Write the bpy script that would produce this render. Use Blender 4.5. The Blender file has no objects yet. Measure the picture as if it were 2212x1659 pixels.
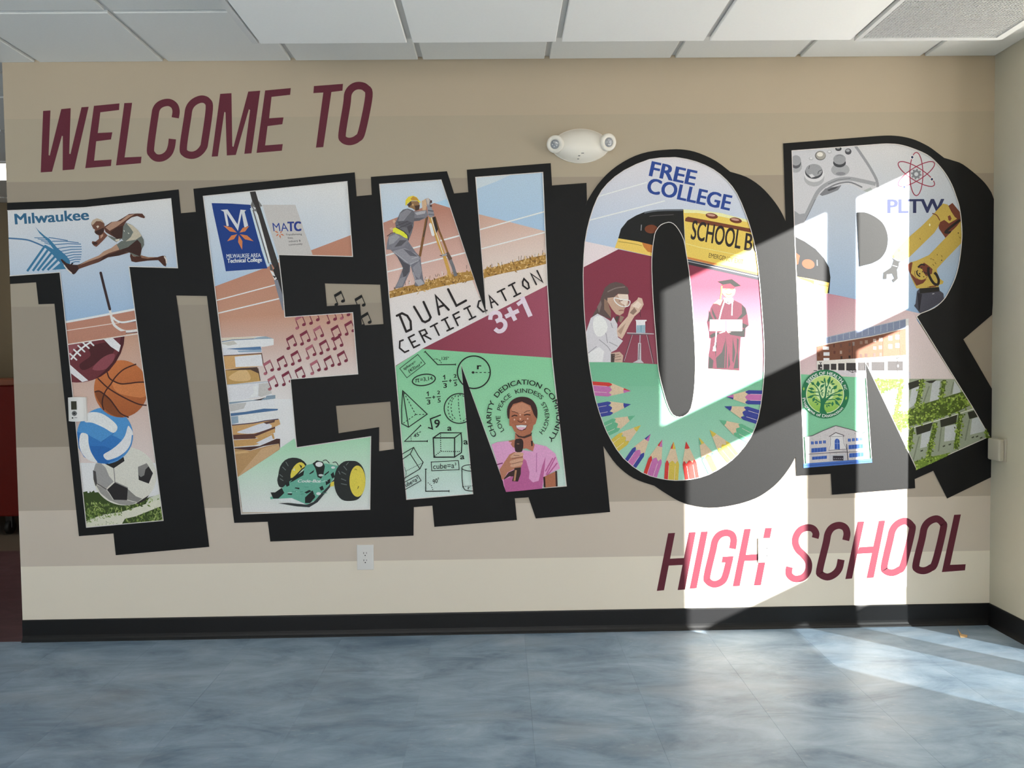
import bpy, bmesh, math, random
from mathutils import Vector, Matrix
from mathutils.geometry import tessellate_polygon

# ------------------------------------------------------------------ camera
IMG_W, IMG_H, FPX = 2212.0, 1659.0, 1661.0
YAW, PITCH, ROLL = 0.01507, -0.03714, -0.01275
CAM = Vector((0.0, -3.68879, 1.34606))
_f = Vector((math.sin(YAW)*math.cos(PITCH), math.cos(YAW)*math.cos(PITCH), math.sin(PITCH)))
_r = Vector((math.cos(YAW), -math.sin(YAW), 0.0))
_u = _r.cross(_f)
RIGHT = _r*math.cos(ROLL) + _u*math.sin(ROLL)
UP = -_r*math.sin(ROLL) + _u*math.cos(ROLL)
FWD = _f
scene = bpy.context.scene
col = scene.collection
cam_data = bpy.data.cameras.new('camera')
cam_data.sensor_width = 36.0
cam_data.lens = FPX/IMG_W*36.0
cam_data.clip_start = 0.05
cam = bpy.data.objects.new('camera', cam_data)
col.objects.link(cam)
cam.matrix_world = Matrix(((RIGHT.x, UP.x, -FWD.x, CAM.x), (RIGHT.y, UP.y, -FWD.y, CAM.y),
                           (RIGHT.z, UP.z, -FWD.z, CAM.z), (0, 0, 0, 1)))
scene.camera = cam

# ------------------------------------------------------------------ world, sun, exposure
SKY_STRENGTH = 5.2
SUN_STRENGTH = 46.0
EXPOSURE = -0.28
SUN_AZ, SUN_EL = 0.90, 0.462          # metres travelled into the room / dropped per metre travelled left
world = bpy.data.worlds.new('sky')
scene.world = world
world.use_nodes = True
bg = world.node_tree.nodes['Background']
bg.inputs['Color'].default_value = (1.0, 0.955, 0.945, 1)
bg.inputs['Strength'].default_value = SKY_STRENGTH
sun_dir = Vector((-1.0, SUN_AZ, -SUN_EL)).normalized()
sun_data = bpy.data.lights.new('sun', 'SUN')
sun_data.energy = SUN_STRENGTH
sun_data.angle = math.radians(0.53)
sun_data.color = (1.0, 0.97, 0.92)
sun = bpy.data.objects.new('sun', sun_data)
col.objects.link(sun)
sun.rotation_euler = sun_dir.to_track_quat('-Z', 'Y').to_euler()
sun.location = (8, -6, 6)
vs = scene.view_settings
vs.view_transform = 'Standard'
vs.look = 'None'
vs.exposure = EXPOSURE
vs.gamma = 1.0
vs.use_curve_mapping = False
scene.cycles.use_denoising = True
scene.cycles.max_bounces = 10
scene.cycles.diffuse_bounces = 6
scene.cycles.sample_clamp_indirect = 8.0

# ------------------------------------------------------------------ dimensions
XL, XR, HC = -2.312, 2.381, 2.745       # left end, right corner and ceiling of the painted wall
XG = 2.98                               # plane of the glazed entrance, set back behind the right-hand wall
YF = -6.6                               # window wall behind the viewer
YB = 3.2                                # end of the corridor beyond the wall's left end
BASE_H = 0.105

def ray(px, py):
    return FWD + RIGHT*((px-IMG_W/2)/FPX) - UP*((py-IMG_H/2)/FPX)
def on_y(px, py, y=0.0):
    d = ray(px, py); return CAM + d*((y-CAM.y)/d.y)
def on_z(px, py, z=0.0):
    d = ray(px, py); return CAM + d*((z-CAM.z)/d.z)
def on_x(px, py, x):
    d = ray(px, py); return CAM + d*((x-CAM.x)/d.x)

# ------------------------------------------------------------------ materials
def srgb(c):
    return c/12.92 if c <= 0.04045 else ((c+0.055)/1.055)**2.4
def hexlin(h):
    h = h.lstrip('#')
    return tuple(srgb(int(h[i:i+2], 16)/255.0) for i in (0, 2, 4))
REF = srgb(212/255.0)
def alb(h):
    if h == '#121212': return (.008, .008, .0085)                              # printed colour as read in the evenly lit part of the wall -> reflectance
    return tuple(min(0.86, max(0.016, c/REF*0.80)) for c in hexlin(h))

def new_mat(name):
    m = bpy.data.materials.new(name); m.use_nodes = True
    nt = m.node_tree
    return m, nt, nt.nodes['Principled BSDF']
def node(nt, t, **kw):
    n = nt.nodes.new(t)
    for k, v in kw.items():
        setattr(n, k, v)
    return n
def plain(name, rgb, rough=0.5, spec=0.5, metal=0.0, noise=0.06, scale=30.0, bump=0.0, bscale=200.0):
    m, nt, b = new_mat(name)
    tc = node(nt, 'ShaderNodeTexCoord')
    nz = node(nt, 'ShaderNodeTexNoise'); nz.inputs['Scale'].default_value = scale; nz.inputs['Detail'].default_value = 4
    nt.links.new(tc.outputs['Object'], nz.inputs['Vector'])
    mx = node(nt, 'ShaderNodeMixRGB')
    mx.inputs[1].default_value = (*[c*(1-noise) for c in rgb], 1)
    mx.inputs[2].default_value = (*[min(1, c*(1+noise)) for c in rgb], 1)
    nt.links.new(nz.outputs['Fac'], mx.inputs[0])
    nt.links.new(mx.outputs[0], b.inputs['Base Color'])
    b.inputs['Roughness'].default_value = rough
    b.inputs['Specular IOR Level'].default_value = spec
    b.inputs['Metallic'].default_value = metal
    if bump:
        n2 = node(nt, 'ShaderNodeTexNoise'); n2.inputs['Scale'].default_value = bscale
        nt.links.new(tc.outputs['Object'], n2.inputs['Vector'])
        bp = node(nt, 'ShaderNodeBump'); bp.inputs['Strength'].default_value = bump; bp.inputs['Distance'].default_value = 0.001
        nt.links.new(n2.outputs['Fac'], bp.inputs['Height'])
        nt.links.new(bp.outputs[0], b.inputs['Normal'])
    return m

M = {}
# painted mural: the colour of each painted patch is stored with the patch, the node tree adds the wall's fine orange-peel
m, nt, b = new_mat('mural_paint')
at = node(nt, 'ShaderNodeAttribute'); at.attribute_name = 'Col'
geo = node(nt, 'ShaderNodeNewGeometry')
nz = node(nt, 'ShaderNodeTexNoise'); nz.inputs['Scale'].default_value = 260; nz.inputs['Detail'].default_value = 3
nt.links.new(geo.outputs['Position'], nz.inputs['Vector'])
mr = node(nt, 'ShaderNodeMapRange'); mr.inputs[1].default_value = 0.3; mr.inputs[2].default_value = 0.7
mr.inputs[3].default_value = 0.90; mr.inputs[4].default_value = 1.10
nt.links.new(nz.outputs['Fac'], mr.inputs[0])
mm = node(nt, 'ShaderNodeVectorMath', operation='SCALE')
nt.links.new(at.outputs['Color'], mm.inputs[0]); nt.links.new(mr.outputs[0], mm.inputs['Scale'])
nt.links.new(mm.outputs[0], b.inputs['Base Color'])
bp = node(nt, 'ShaderNodeBump'); bp.inputs['Strength'].default_value = 0.25; bp.inputs['Distance'].default_value = 0.0006
nt.links.new(nz.outputs['Fac'], bp.inputs['Height']); nt.links.new(bp.outputs[0], b.inputs['Normal'])
b.inputs['Roughness'].default_value = 0.55; b.inputs['Specular IOR Level'].default_value = 0.21
M['mural'] = m

# striped wall paint: flat horizontal bands of beige and taupe
m, nt, b = new_mat('striped_wall_paint')
geo = node(nt, 'ShaderNodeNewGeometry'); sx = node(nt, 'ShaderNodeSeparateXYZ')
nt.links.new(geo.outputs['Position'], sx.inputs[0])
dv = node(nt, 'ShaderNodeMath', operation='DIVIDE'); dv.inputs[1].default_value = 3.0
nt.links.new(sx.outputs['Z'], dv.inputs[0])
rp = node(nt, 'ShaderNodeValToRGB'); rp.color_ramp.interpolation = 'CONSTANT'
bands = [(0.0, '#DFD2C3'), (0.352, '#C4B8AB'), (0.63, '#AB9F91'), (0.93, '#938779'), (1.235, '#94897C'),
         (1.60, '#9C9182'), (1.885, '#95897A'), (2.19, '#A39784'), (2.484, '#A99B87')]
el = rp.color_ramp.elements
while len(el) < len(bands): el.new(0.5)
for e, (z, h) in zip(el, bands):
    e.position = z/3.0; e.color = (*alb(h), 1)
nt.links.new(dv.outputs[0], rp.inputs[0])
nz = node(nt, 'ShaderNodeTexNoise'); nz.inputs['Scale'].default_value = 260; nz.inputs['Detail'].default_value = 3
nt.links.new(geo.outputs['Position'], nz.inputs['Vector'])
bp = node(nt, 'ShaderNodeBump'); bp.inputs['Strength'].default_value = 0.3; bp.inputs['Distance'].default_value = 0.0006
nt.links.new(nz.outputs['Fac'], bp.inputs['Height']); nt.links.new(bp.outputs[0], b.inputs['Normal'])
nt.links.new(rp.outputs[0], b.inputs['Base Color'])
b.inputs['Roughness'].default_value = 0.65; b.inputs['Specular IOR Level'].default_value = 0.25
M['stripes'] = m

# blue mottled vinyl floor tile: brushed clouds of slate blue and grey, each tile shifted
def vinyl(name, dark, mid, light, warm):
    m, nt, b = new_mat(name)
    geo = node(nt, 'ShaderNodeNewGeometry'); oi = node(nt, 'ShaderNodeObjectInfo')
    ad = node(nt, 'ShaderNodeVectorMath', operation='ADD')
    sc = node(nt, 'ShaderNodeVectorMath', operation='SCALE'); sc.inputs['Scale'].default_value = 7.0
    cb = node(nt, 'ShaderNodeCombineXYZ')
    nt.links.new(oi.outputs['Random'], cb.inputs[0]); nt.links.new(oi.outputs['Random'], cb.inputs[2])
    nt.links.new(cb.outputs[0], sc.inputs[0])
    nt.links.new(geo.outputs['Position'], ad.inputs[0]); nt.links.new(sc.outputs[0], ad.inputs[1])
    mp = node(nt, 'ShaderNodeMapping'); mp.inputs['Scale'].default_value = (1.0, 2.3, 1.0)
    nt.links.new(ad.outputs[0], mp.inputs[0])
    n1 = node(nt, 'ShaderNodeTexNoise'); n1.inputs['Scale'].default_value = 3.2; n1.inputs['Detail'].default_value = 8
    n1.inputs['Roughness'].default_value = 0.62; n1.inputs['Distortion'].default_value = 0.6
    nt.links.new(mp.outputs[0], n1.inputs['Vector'])
    cr = node(nt, 'ShaderNodeValToRGB')
    cr.color_ramp.elements[0].position = 0.36; cr.color_ramp.elements[0].color = (*dark, 1)
    cr.color_ramp.elements[1].position = 0.66; cr.color_ramp.elements[1].color = (*light, 1)
    e = cr.color_ramp.elements.new(0.52); e.color = (*mid, 1)
    mpw = node(nt, 'ShaderNodeMapping'); mpw.inputs['Scale'].default_value = (1.0, 2.3, 1.0)
    nt.links.new(geo.outputs['Position'], mpw.inputs[0])
    n4 = node(nt, 'ShaderNodeTexNoise'); n4.inputs['Scale'].default_value = 2.6; n4.inputs['Detail'].default_value = 9
    n4.inputs['Roughness'].default_value = 0.66; n4.inputs['Distortion'].default_value = 0.8
    nt.links.new(mpw.outputs[0], n4.inputs['Vector'])
    av = node(nt, 'ShaderNodeMix'); av.inputs[0].default_value = 0.66
    nt.links.new(n1.outputs['Fac'], av.inputs[2]); nt.links.new(n4.outputs['Fac'], av.inputs[3])
    nt.links.new(av.outputs[0], cr.inputs[0])
    n2 = node(nt, 'ShaderNodeTexNoise'); n2.inputs['Scale'].default_value = 1.7; n2.inputs['Detail'].default_value = 5
    nt.links.new(mpw.outputs[0], n2.inputs['Vector'])
    cr2 = node(nt, 'ShaderNodeValToRGB'); cr2.color_ramp.elements[0].position = 0.52; cr2.color_ramp.elements[1].position = 0.75
    nt.links.new(n2.outputs['Fac'], cr2.inputs[0])
    mul = node(nt, 'ShaderNodeMath', operation='MULTIPLY'); mul.inputs[1].default_value = 0.5
    nt.links.new(cr2.outputs[0], mul.inputs[0])
    mx = node(nt, 'ShaderNodeMixRGB'); mx.inputs[2].default_value = (*warm, 1)
    nt.links.new(mul.outputs[0], mx.inputs[0]); nt.links.new(cr.outputs[0], mx.inputs[1])
    # scuffs: short pale scratches
    n3 = node(nt, 'ShaderNodeTexNoise'); n3.inputs['Scale'].default_value = 26; n3.inputs['Detail'].default_value = 6
    nt.links.new(mp.outputs[0], n3.inputs['Vector'])
    cr3 = node(nt, 'ShaderNodeValToRGB'); cr3.color_ramp.elements[0].position = 0.64; cr3.color_ramp.elements[1].position = 0.80
    nt.links.new(n3.outputs['Fac'], cr3.inputs[0])
    mul3 = node(nt, 'ShaderNodeMath', operation='MULTIPLY'); mul3.inputs[1].default_value = 0.35
    nt.links.new(cr3.outputs[0], mul3.inputs[0])
    mx2 = node(nt, 'ShaderNodeMixRGB'); mx2.inputs[2].default_value = (*[min(.6, c*2.2) for c in light], 1)
    nt.links.new(mul3.outputs[0], mx2.inputs[0]); nt.links.new(mx.outputs[0], mx2.inputs[1])
    nt.links.new(mx2.outputs[0], b.inputs['Base Color'])
    rr = node(nt, 'ShaderNodeMapRange'); rr.inputs[3].default_value = 0.30; rr.inputs[4].default_value = 0.48
    nt.links.new(n1.outputs['Fac'], rr.inputs[0]); nt.links.new(rr.outputs[0], b.inputs['Roughness'])
    bp = node(nt, 'ShaderNodeBump'); bp.inputs['Strength'].default_value = 0.12; bp.inputs['Distance'].default_value = 0.001
    nt.links.new(n3.outputs['Fac'], bp.inputs['Height']); nt.links.new(bp.outputs[0], b.inputs['Normal'])
    b.inputs['Specular IOR Level'].default_value = 0.24
    return m
M['floor'] = vinyl('blue_vinyl_tile', (.145, .215, .300), (.275, .370, .475), (.390, .490, .600), (.360, .385, .415))
M['floor_plum'] = vinyl('plum_vinyl', (.085, .048, .056), (.13, .075, .085), (.18, .11, .12), (.15, .09, .09))
M['floor_tan'] = plain('tan_vinyl', (.17, .14, .11), .5, .4)
M['wall_paint'] = plain('beige_wall_paint', alb('#B3AE9E'), .65, .25, noise=.02, bump=.2, bscale=260)
M['brown_paint'] = plain('tan_corridor_paint', (.20, .16, .105), .7, .2, noise=.03)
M['base'] = plain('black_vinyl_base', (.009, .009, .010), .42, .32, noise=.1)
M['tile'] = plain('white_ceiling_tile', (.80, .80, .775), .9, .1, noise=.03, scale=90, bump=.25, bscale=300)
M['panel'] = plain('bounce_lit_ceiling_panel', (.95, .945, .925), .9, .1, noise=.02, scale=90, bump=.2, bscale=300)  # whiter than the tile: the drop's extra floor light is in the colour
M['grid'] = plain('white_ceiling_grid', (.66, .66, .65), .45, .4, noise=.01)
M['white_metal'] = plain('white_painted_metal', (.72, .72, .71), .4, .4, noise=.01)
M['cavity'] = plain('dark_plenum', (.045, .045, .05), .9, .1)
M['white_plastic'] = plain('white_plastic', (.78, .77, .75), .35, .5, noise=.01)
M['ivory_plastic'] = plain('ivory_plastic', (.80, .76, .68), .38, .5, noise=.01)
M['beige_plastic'] = plain('beige_plastic', (.50, .46, .38), .4, .45, noise=.02)
M['slot'] = plain('dark_slot', (.012, .012, .012), .5, .3)
M['grey_plastic'] = plain('grey_rubber', (.12, .12, .12), .5, .4)
M['lcd'] = plain('dull_lcd', (.05, .05, .035), .15, .5)
M['lens'] = plain('clear_lamp_lens', (.30, .31, .33), .12, .6, noise=.2, scale=400)
M['bronze'] = plain('dark_bronze_frame', (.03, .028, .026), .4, .5)
M['red'] = plain('red_laminate', (.13, .007, .004), .5, .2, noise=.08)
M['orange_edge'] = plain('orange_edge_band', (.20, .055, .025), .4, .4)
M['black_rubber'] = plain('black_rubber', (.014, .013, .013), .5, .4)
M['paper'] = plain('tan_card', (.55, .36, .18), .7, .2, noise=.2)
M['concrete'] = plain('grey_concrete', (.78, .77, .75), .8, .2, noise=.2, scale=3)
m, nt, b = new_mat('window_glass')
nt.nodes.remove(b)
tr = node(nt, 'ShaderNodeBsdfTransparent'); tr.inputs[0].default_value = (.95, .97, .96, 1)
gl = node(nt, 'ShaderNodeBsdfGlossy'); gl.inputs['Roughness'].default_value = 0.02
ms = node(nt, 'ShaderNodeMixShader'); ms.inputs[0].default_value = 0.07
nt.links.new(tr.outputs[0], ms.inputs[1]); nt.links.new(gl.outputs[0], ms.inputs[2])
nt.links.new(ms.outputs[0], nt.nodes['Material Output'].inputs[0])
M['glass'] = m
m = m.copy(); m.name = 'sun_dimming_glass'  # dark tint added to the low panes to weaken sun on the floor
m.node_tree.nodes['Transparent BSDF'].inputs[0].default_value = (.16, .175, .18, 1)
M['sun_dimming_glass'] = m
m, nt, b = new_mat('lit_lamp_panel')
b.inputs['Base Color'].default_value = (.9, .88, .82, 1)
b.inputs['Emission Color'].default_value = (1.0, .90, .74, 1); b.inputs['Emission Strength'].default_value = 5.0
M['lamp'] = m

# ------------------------------------------------------------------ object helpers
def tag(o, label=None, cat=None, group=None, kind=None):
    if label: o['label'] = label
    if cat: o['category'] = cat
    if group: o['group'] = group
    if kind: o['kind'] = kind
    return o
def thing(name, label, cat, loc=(0, 0, 0), group=None):
    o = bpy.data.objects.new(name, None); col.objects.link(o)
    o.location = loc; o.empty_display_size = 0.05
    return tag(o, label, cat, group)
def base_of(parent):
    v = Vector((0, 0, 0))
    while parent is not None:
        v += Vector(parent.location); parent = parent.parent
    return v
def mesh_obj(name, verts, faces, mat, parent=None, origin=None, smooth=False):
    me = bpy.data.meshes.new(name)
    w = base_of(parent) if origin is None else Vector(origin)
    me.from_pydata([tuple(Vector(v)-w) for v in verts], [], faces)
    me.materials.append(mat); me.validate(); me.update()
    if smooth:
        for p in me.polygons: p.use_smooth = True
    o = bpy.data.objects.new(name, me); col.objects.link(o)
    if parent is not None: o.parent = parent
    if origin is not None: o.location = Vector(origin) - base_of(parent)
    return o
def bm_obj(name, bm, mat, parent=None, smooth=False):
    w = base_of(parent)
    bmesh.ops.translate(bm, verts=bm.verts, vec=-w)
    bmesh.ops.recalc_face_normals(bm, faces=bm.faces)
    me = bpy.data.meshes.new(name); bm.to_mesh(me); bm.free()
    me.materials.append(mat)
    if smooth:
        for p in me.polygons: p.use_smooth = True
    o = bpy.data.objects.new(name, me); col.objects.link(o)
    if parent is not None: o.parent = parent
    return o
def bx(bm, lo, hi):
    v = [bm.verts.new((x, y, z)) for x in (lo[0], hi[0]) for y in (lo[1], hi[1]) for z in (lo[2], hi[2])]
    for f in ((0, 1, 3, 2), (4, 6, 7, 5), (0, 4, 5, 1), (2, 3, 7, 6), (0, 2, 6, 4), (1, 5, 7, 3)):
        bm.faces.new([v[i] for i in f])
    return v
def box(name, lo, hi, mat, parent=None, bevel=0.0, seg=2):
    bm = bmesh.new(); bx(bm, lo, hi)
    if bevel:
        bmesh.ops.bevel(bm, geom=list(bm.edges), offset=bevel, segments=seg, profile=0.5, affect='EDGES')
    return bm_obj(name, bm, mat, parent, smooth=False)
def boxes(name, lst, mat, parent=None):
    bm = bmesh.new()
    for lo, hi in lst: bx(bm, lo, hi)
    return bm_obj(name, bm, mat, parent)
def structure(o): o['kind'] = 'structure'; return o

# ------------------------------------------------------------------ the room
# painted wall
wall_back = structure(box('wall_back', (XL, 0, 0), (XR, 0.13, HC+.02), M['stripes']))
# right-hand wall: short return at the corner, then the recess of the glazed entrance, then solid
structure(box('wall_right', (XR, -0.370, 0), (XR+0.75, 0.13, HC+.02), M['wall_paint']))
structure(box('wall_entrance_side', (XR, YF, 0), (XR+0.75, -2.30, HC+.02), M['wall_paint']))
structure(box('wall_shade_block', (1.25, -3.3, 0), (XR, -2.30, HC+.02), M['wall_paint']))  # added unseen block that shades the right corner from the window wall
# window wall behind the viewer (piers, sill and head), left wall, corridor
bays = [(-3.7, -1.95), (-1.75, 0.0), (0.2, 1.95)]
wf = [((-6.7, YF-.15, 0), (XR+.75, YF, .30)), ((-6.7, YF-.15, 2.55), (XR+.75, YF, HC+.02))]
edges = [-6.7] + [v for bpair in bays for v in bpair] + [XR+.75]
for i in range(0, len(edges), 2):
    wf.append(((edges[i], YF-.15, .30), (edges[i+1], YF, 2.55)))
structure(boxes('wall_front', wf, M['wall_paint']))
structure(box('wall_left', (-6.85, YF-.15, 0), (-6.7, YB+.15, HC+.02), M['wall_paint']))
structure(box('wall_corridor_end', (-6.7, YB, 0), (XL+.3, YB+.15, HC+.02), M['brown_paint']))
structure(box('wall_corridor_side', (XL+.15, 0.13, 0), (XL+.3, YB, HC+.02), M['brown_paint']))
wn = 0
for i, (x0, x1) in enumerate(bays):
    wn += 1
    w = structure(tag(thing('window_%d' % wn, 'tall bronze framed window bay behind the viewer', None, ((x0+x1)/2, YF-.07, .30))))
    xm = (x0+x1)/2
    boxes('window_frame', [((x0, YF-.12, .30), (x0+.05, YF-.03, 2.55)), ((x1-.05, YF-.12, .30), (x1, YF-.03, 2.55)),
                           ((xm-.03, YF-.12, .30), (xm+.03, YF-.03, 2.55)),
                           ((x0, YF-.12, .30), (x1, YF-.03, .36)), ((x0, YF-.12, 2.49), (x1, YF-.03, 2.55))], M['bronze'], w)
    for a, c in ((x0+.05, xm-.03), (xm+.03, x1-.05)):
        mesh_obj('pane', [(a, YF-.075, .36), (c, YF-.075, .36), (c, YF-.075, 2.49), (a, YF-.075, 2.49)], [(0, 1, 2, 3)], M['glass'], w)

# glazed entrance in the recess: sidelight, mullion, door leaf with rails and stiles, transom light
def gy(xw):                              # where a vertical edge whose sun shadow falls at xw on the painted wall stands
    return -(XG-xw)*SUN_AZ
Y_SL, Y_TR, Y_TL, Y_DR, Y_DL = gy(1.711), gy(1.580), gy(.768), gy(1.485), gy(.887)
Z_TOP, Z_TB, Z_TBS, Z_DT, Z_MR0, Z_MR1, Z_BR = 2.665, 2.012, 1.934, 1.770, .730, .928, .22
ent = structure(thing('window_4', 'bronze framed sidelight and transom of the entrance', None, (XG, -1.2, 0)))
fr = [((XG-.012, Y_SL-.118, 0), (XG+.012, Y_SL, HC)),                       # mullion between sidelight and door
      ((XG-.012, -2.32, 0), (XG+.012, Y_TL, HC)),                           # hinge jamb
      ((XG-.012, Y_TL, Z_TOP), (XG+.012, -.36, HC)),                        # head
      ((XG-.012, Y_TL, Z_TBS), (XG+.012, -.36, Z_TB)),                      # transom bar
      ((XG-.012, Y_SL, 0), (XG+.012, -.36, .16))]                           # sill below the sidelight
boxes('frame', fr, M['bronze'], ent)
for (y0, y1, z0, z1) in ((Y_SL, -.36, .16, .66), (Y_SL, -.36, .66, Z_TBS), (Y_SL, -.36, Z_TB, Z_TOP), (Y_TL, Y_TR, Z_TB, Z_TOP)):
    mesh_obj('pane', [(XG, y0, z0), (XG, y1, z0), (XG, y1, z1), (XG, y0, z1)], [(0, 1, 2, 3)], M['sun_dimming_glass' if z0 < .3 else 'glass'], ent)
door = structure(thing('door_1', 'bronze framed glazed entrance door', None, (XG, (Y_DR+Y_DL)/2, 0)))
boxes('door_leaf', [((XG-.010, Y_TL, .01), (XG+.010, Y_DL, Z_TBS)), ((XG-.010, Y_DR, .01), (XG+.010, Y_TR, Z_TBS)),
                    ((XG-.010, Y_DL, Z_DT), (XG+.010, Y_DR, Z_TBS)), ((XG-.010, Y_DL, Z_MR0), (XG+.010, Y_DR, Z_MR1)),
                    ((XG-.010, Y_DL, .01), (XG+.010, Y_DR, Z_BR))], M['bronze'], door)
box('door_handle', (XG-.09, Y_DL+.02, .86), (XG-.06, Y_DR-.02, .89), M['white_metal'], door, .008)
for (z0, z1) in ((Z_BR, Z_MR0), (Z_MR1, Z_DT)):
    mesh_obj('pane', [(XG, Y_DL, z0), (XG, Y_DR, z0), (XG, Y_DR, z1), (XG, Y_DL, z1)], [(0, 1, 2, 3)], M['sun_dimming_glass' if z0 < .3 else 'glass'], door)
# ground outside
structure(box('ground', (-30, -40, -.25), (40, 30, -.13), M['concrete']))

# floor: slab, then the tiles that can be told apart
floor = structure(box('floor', (-6.8, YF-.15, -.12), (XR+.75, 0.13, -.004), M['floor']))
structure(box('floor_corridor', (-6.8, 0.0, -.12), (XL+.3, 1.80, -.0005), M['floor_plum']))
structure(box('floor_hall', (-6.8, 1.80, -.12), (XL+.3, YB+.15, -.0005), M['floor_tan']))
xs = [XG if False else .1+.439*k for k in range(-15, 8)]
ys = [0.0, -.430, -.887, -1.344, -1.801]
tile_cache = {}
def floor_tile(x0, x1, y0, y1):
    key = (round(x1-x0, 4), round(y1-y0, 4))
    if key not in tile_cache:
        bm = bmesh.new(); g = .0001
        vs_ = bx(bm, (g, g, -.004), (x1-x0-g, y1-y0-g, 0))
        top = [e for e in bm.edges if all(v.co.z > -.001 for v in e.verts)]
        bmesh.ops.bevel(bm, geom=top, offset=.0004, segments=1, affect='EDGES')
        me = bpy.data.meshes.new('floor_tile'); bm.to_mesh(me); bm.free(); me.materials.append(M['floor'])
        tile_cache[key] = me
    o = bpy.data.objects.new('floor_tile', tile_cache[key]); col.objects.link(o)
    o.parent = floor; o.location = (x0, y0, 0)
for j in range(4):
    for i in range(len(xs)-1):
        x0, x1 = xs[i], min(xs[i+1], XR if ys[j+1] > -.38 else XR+.7)
        if x1-x0 < .02 or x1 < -3.4: continue
        if ys[j] == 0.0 and x0 > XR: continue
        floor_tile(x0, x1, ys[j+1], ys[j])

# cove base along the painted wall and the right-hand return
def cove(name, pts, flip=1):
    prof = [(0, BASE_H), (.0035, BASE_H-.001), (.0045, BASE_H-.006), (.0045, .030), (.0060, .020), (.0095, .011), (.0150, .0045), (.0165, .0015), (.0165, 0), (0, 0)]
    V, Fc = [], []
    (a, na), (c, nc) = pts
    n = len(prof)
    for p, nn in ((a, na), (c, nc)):
        for d, z in prof: V.append((p[0]+nn[0]*d, p[1]+nn[1]*d, z))
    for i in range(n-1): Fc.append((i, i+1, n+i+1, n+i))
    Fc += [tuple(range(n)), tuple(range(n, 2*n))]
    return structure(mesh_obj(name, V, Fc, M['base']))
cove('baseboard_back', (((XL, 0), (0, -1)), ((XR, 0), (-1, -1))))
cove('baseboard_right', (((XR, 0), (-1, -1)), ((XR, -.370), (-1, 0))))

# ceiling: slab, lay-in grid, tegular tiles standing proud of the grid
ceiling = structure(box('ceiling', (-6.85, YF-.15, HC+.014), (XR+.80, YB+.15, HC+.12), M['grid']))
TX0, TP = -2.148, .597
def ceil_tile(x0, x1, y0, y1, z, parent, mat):
    bm = bmesh.new()
    bx(bm, (0, 0, 0), (x1-x0, y1-y0, .013))
    low = [e for e in bm.edges if all(v.co.z < .001 for v in e.verts)]
    bmesh.ops.bevel(bm, geom=low, offset=.0025, segments=1, affect='EDGES')
    me = bpy.data.meshes.new('ceiling_tile'); bm.to_mesh(me); bm.free(); me.materials.append(mat)
    o = bpy.data.objects.new('ceiling_tile', me); col.objects.link(o); o.parent = parent
    o.location = Vector((x0, y0, z)) - base_of(parent)
    return o
G = .012
rows = [(-.525, 0.0), (-1.122, -.525), (-1.719, -1.122)]
for j, (y0, y1) in enumerate(rows):
    for k in range(-5, 8):
        x0, x1 = TX0+TP*k, TX0+TP*(k+1)
        x1 = min(x1, XR)
        if x1-x0 < .03 or (j > 0 and k > 1): continue
        ceil_tile(x0+G, x1-(G if x1 < XR-.01 else .002), y0+G, y1-(G if y1 < -.01 else .002), HC, ceiling, M['tile'])
crow = [.47, 1.07, 1.79, 2.38, 2.98, YB]
for j in range(-1, len(crow)-1):
    y0, y1 = (.13 if j < 0 else crow[j]), crow[j+1]
    for x0 in (-4.80, -4.20, -3.60, -3.0):
        if j == 1 and False: continue
        if abs(y0-1.79) < .01 and x0 in (-4.20, -3.60): continue
        ceil_tile(x0+G, x0+.6-G, y0+G, y1-G, HC, ceiling, M['tile'])
# dropped ceiling panel field, 13 cm lower, five modules wide
CZ, CX0, CXN, CY = 2.610, -.948, 2.056, -.530
drop = structure(thing('ceiling_drop', 'lower white panel field hung below the main ceiling', None, ((CX0+CXN)/2, -2.2, CZ)))
CW = (CXN-CX0)/5
box('backing', (CX0-.012, -4.6, CZ+.018), (CXN, CY, CZ+.10), M['grid'], drop)
boxes('edge_trim', [((CX0-.030, -4.6, CZ+.001), (CX0-.006, CY-.002, CZ+.105)), ((CXN-.004, -4.6, CZ-.001), (CXN+.010, CY, CZ+.105))], M['white_metal'], drop)
for j in range(3):
    y1 = CY-.004-.6*j; y0 = CY-.6*(j+1)
    for k in range(5):
        if k == 4 and j == 0: continue
        x0, x1 = CX0+CW*k, CX0+CW*(k+1)
        ceil_tile(x0+(G if k else .002), x1-(G if k < 4 else .006), y0+G, y1-(G if j else 0), CZ, drop, M['panel'])
# ------------------------------------------------------------------ mural toolkit: flat paint on the wall plane
EPS = 1.1e-5
def wall_pt(px, py, off):
    p = on_y(px, py, -off)
    p.x = min(max(p.x, XL+.0004), XR-.0004)
    return p
def spline(pts, closed, n):
    out = []; m = len(pts)
    rng = range(m if closed else m-1)
    for i in rng:
        p = [pts[(i+k) % m] if closed else pts[min(max(i+k, 0), m-1)] for k in (-1, 0, 1, 2)]
        for s in range(n):
            t = s/n
            out.append(tuple(0.5*((2*p[1][a]) + (-p[0][a]+p[2][a])*t + (2*p[0][a]-5*p[1][a]+4*p[2][a]-p[3][a])*t*t
                                  + (-p[0][a]+3*p[1][a]-3*p[2][a]+p[3][a])*t**3) for a in (0, 1)))
    if not closed: out.append(tuple(pts[-1]))
    return out
_glyphs = {}
def weights(b):                          # heavier lettering: the same strokes laid side by side
    return ((0, 0),) if not b else ((-b, -b*.4), (b, b*.4), (-b, b*.4), (b, -b*.4), (0, 0))
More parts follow.
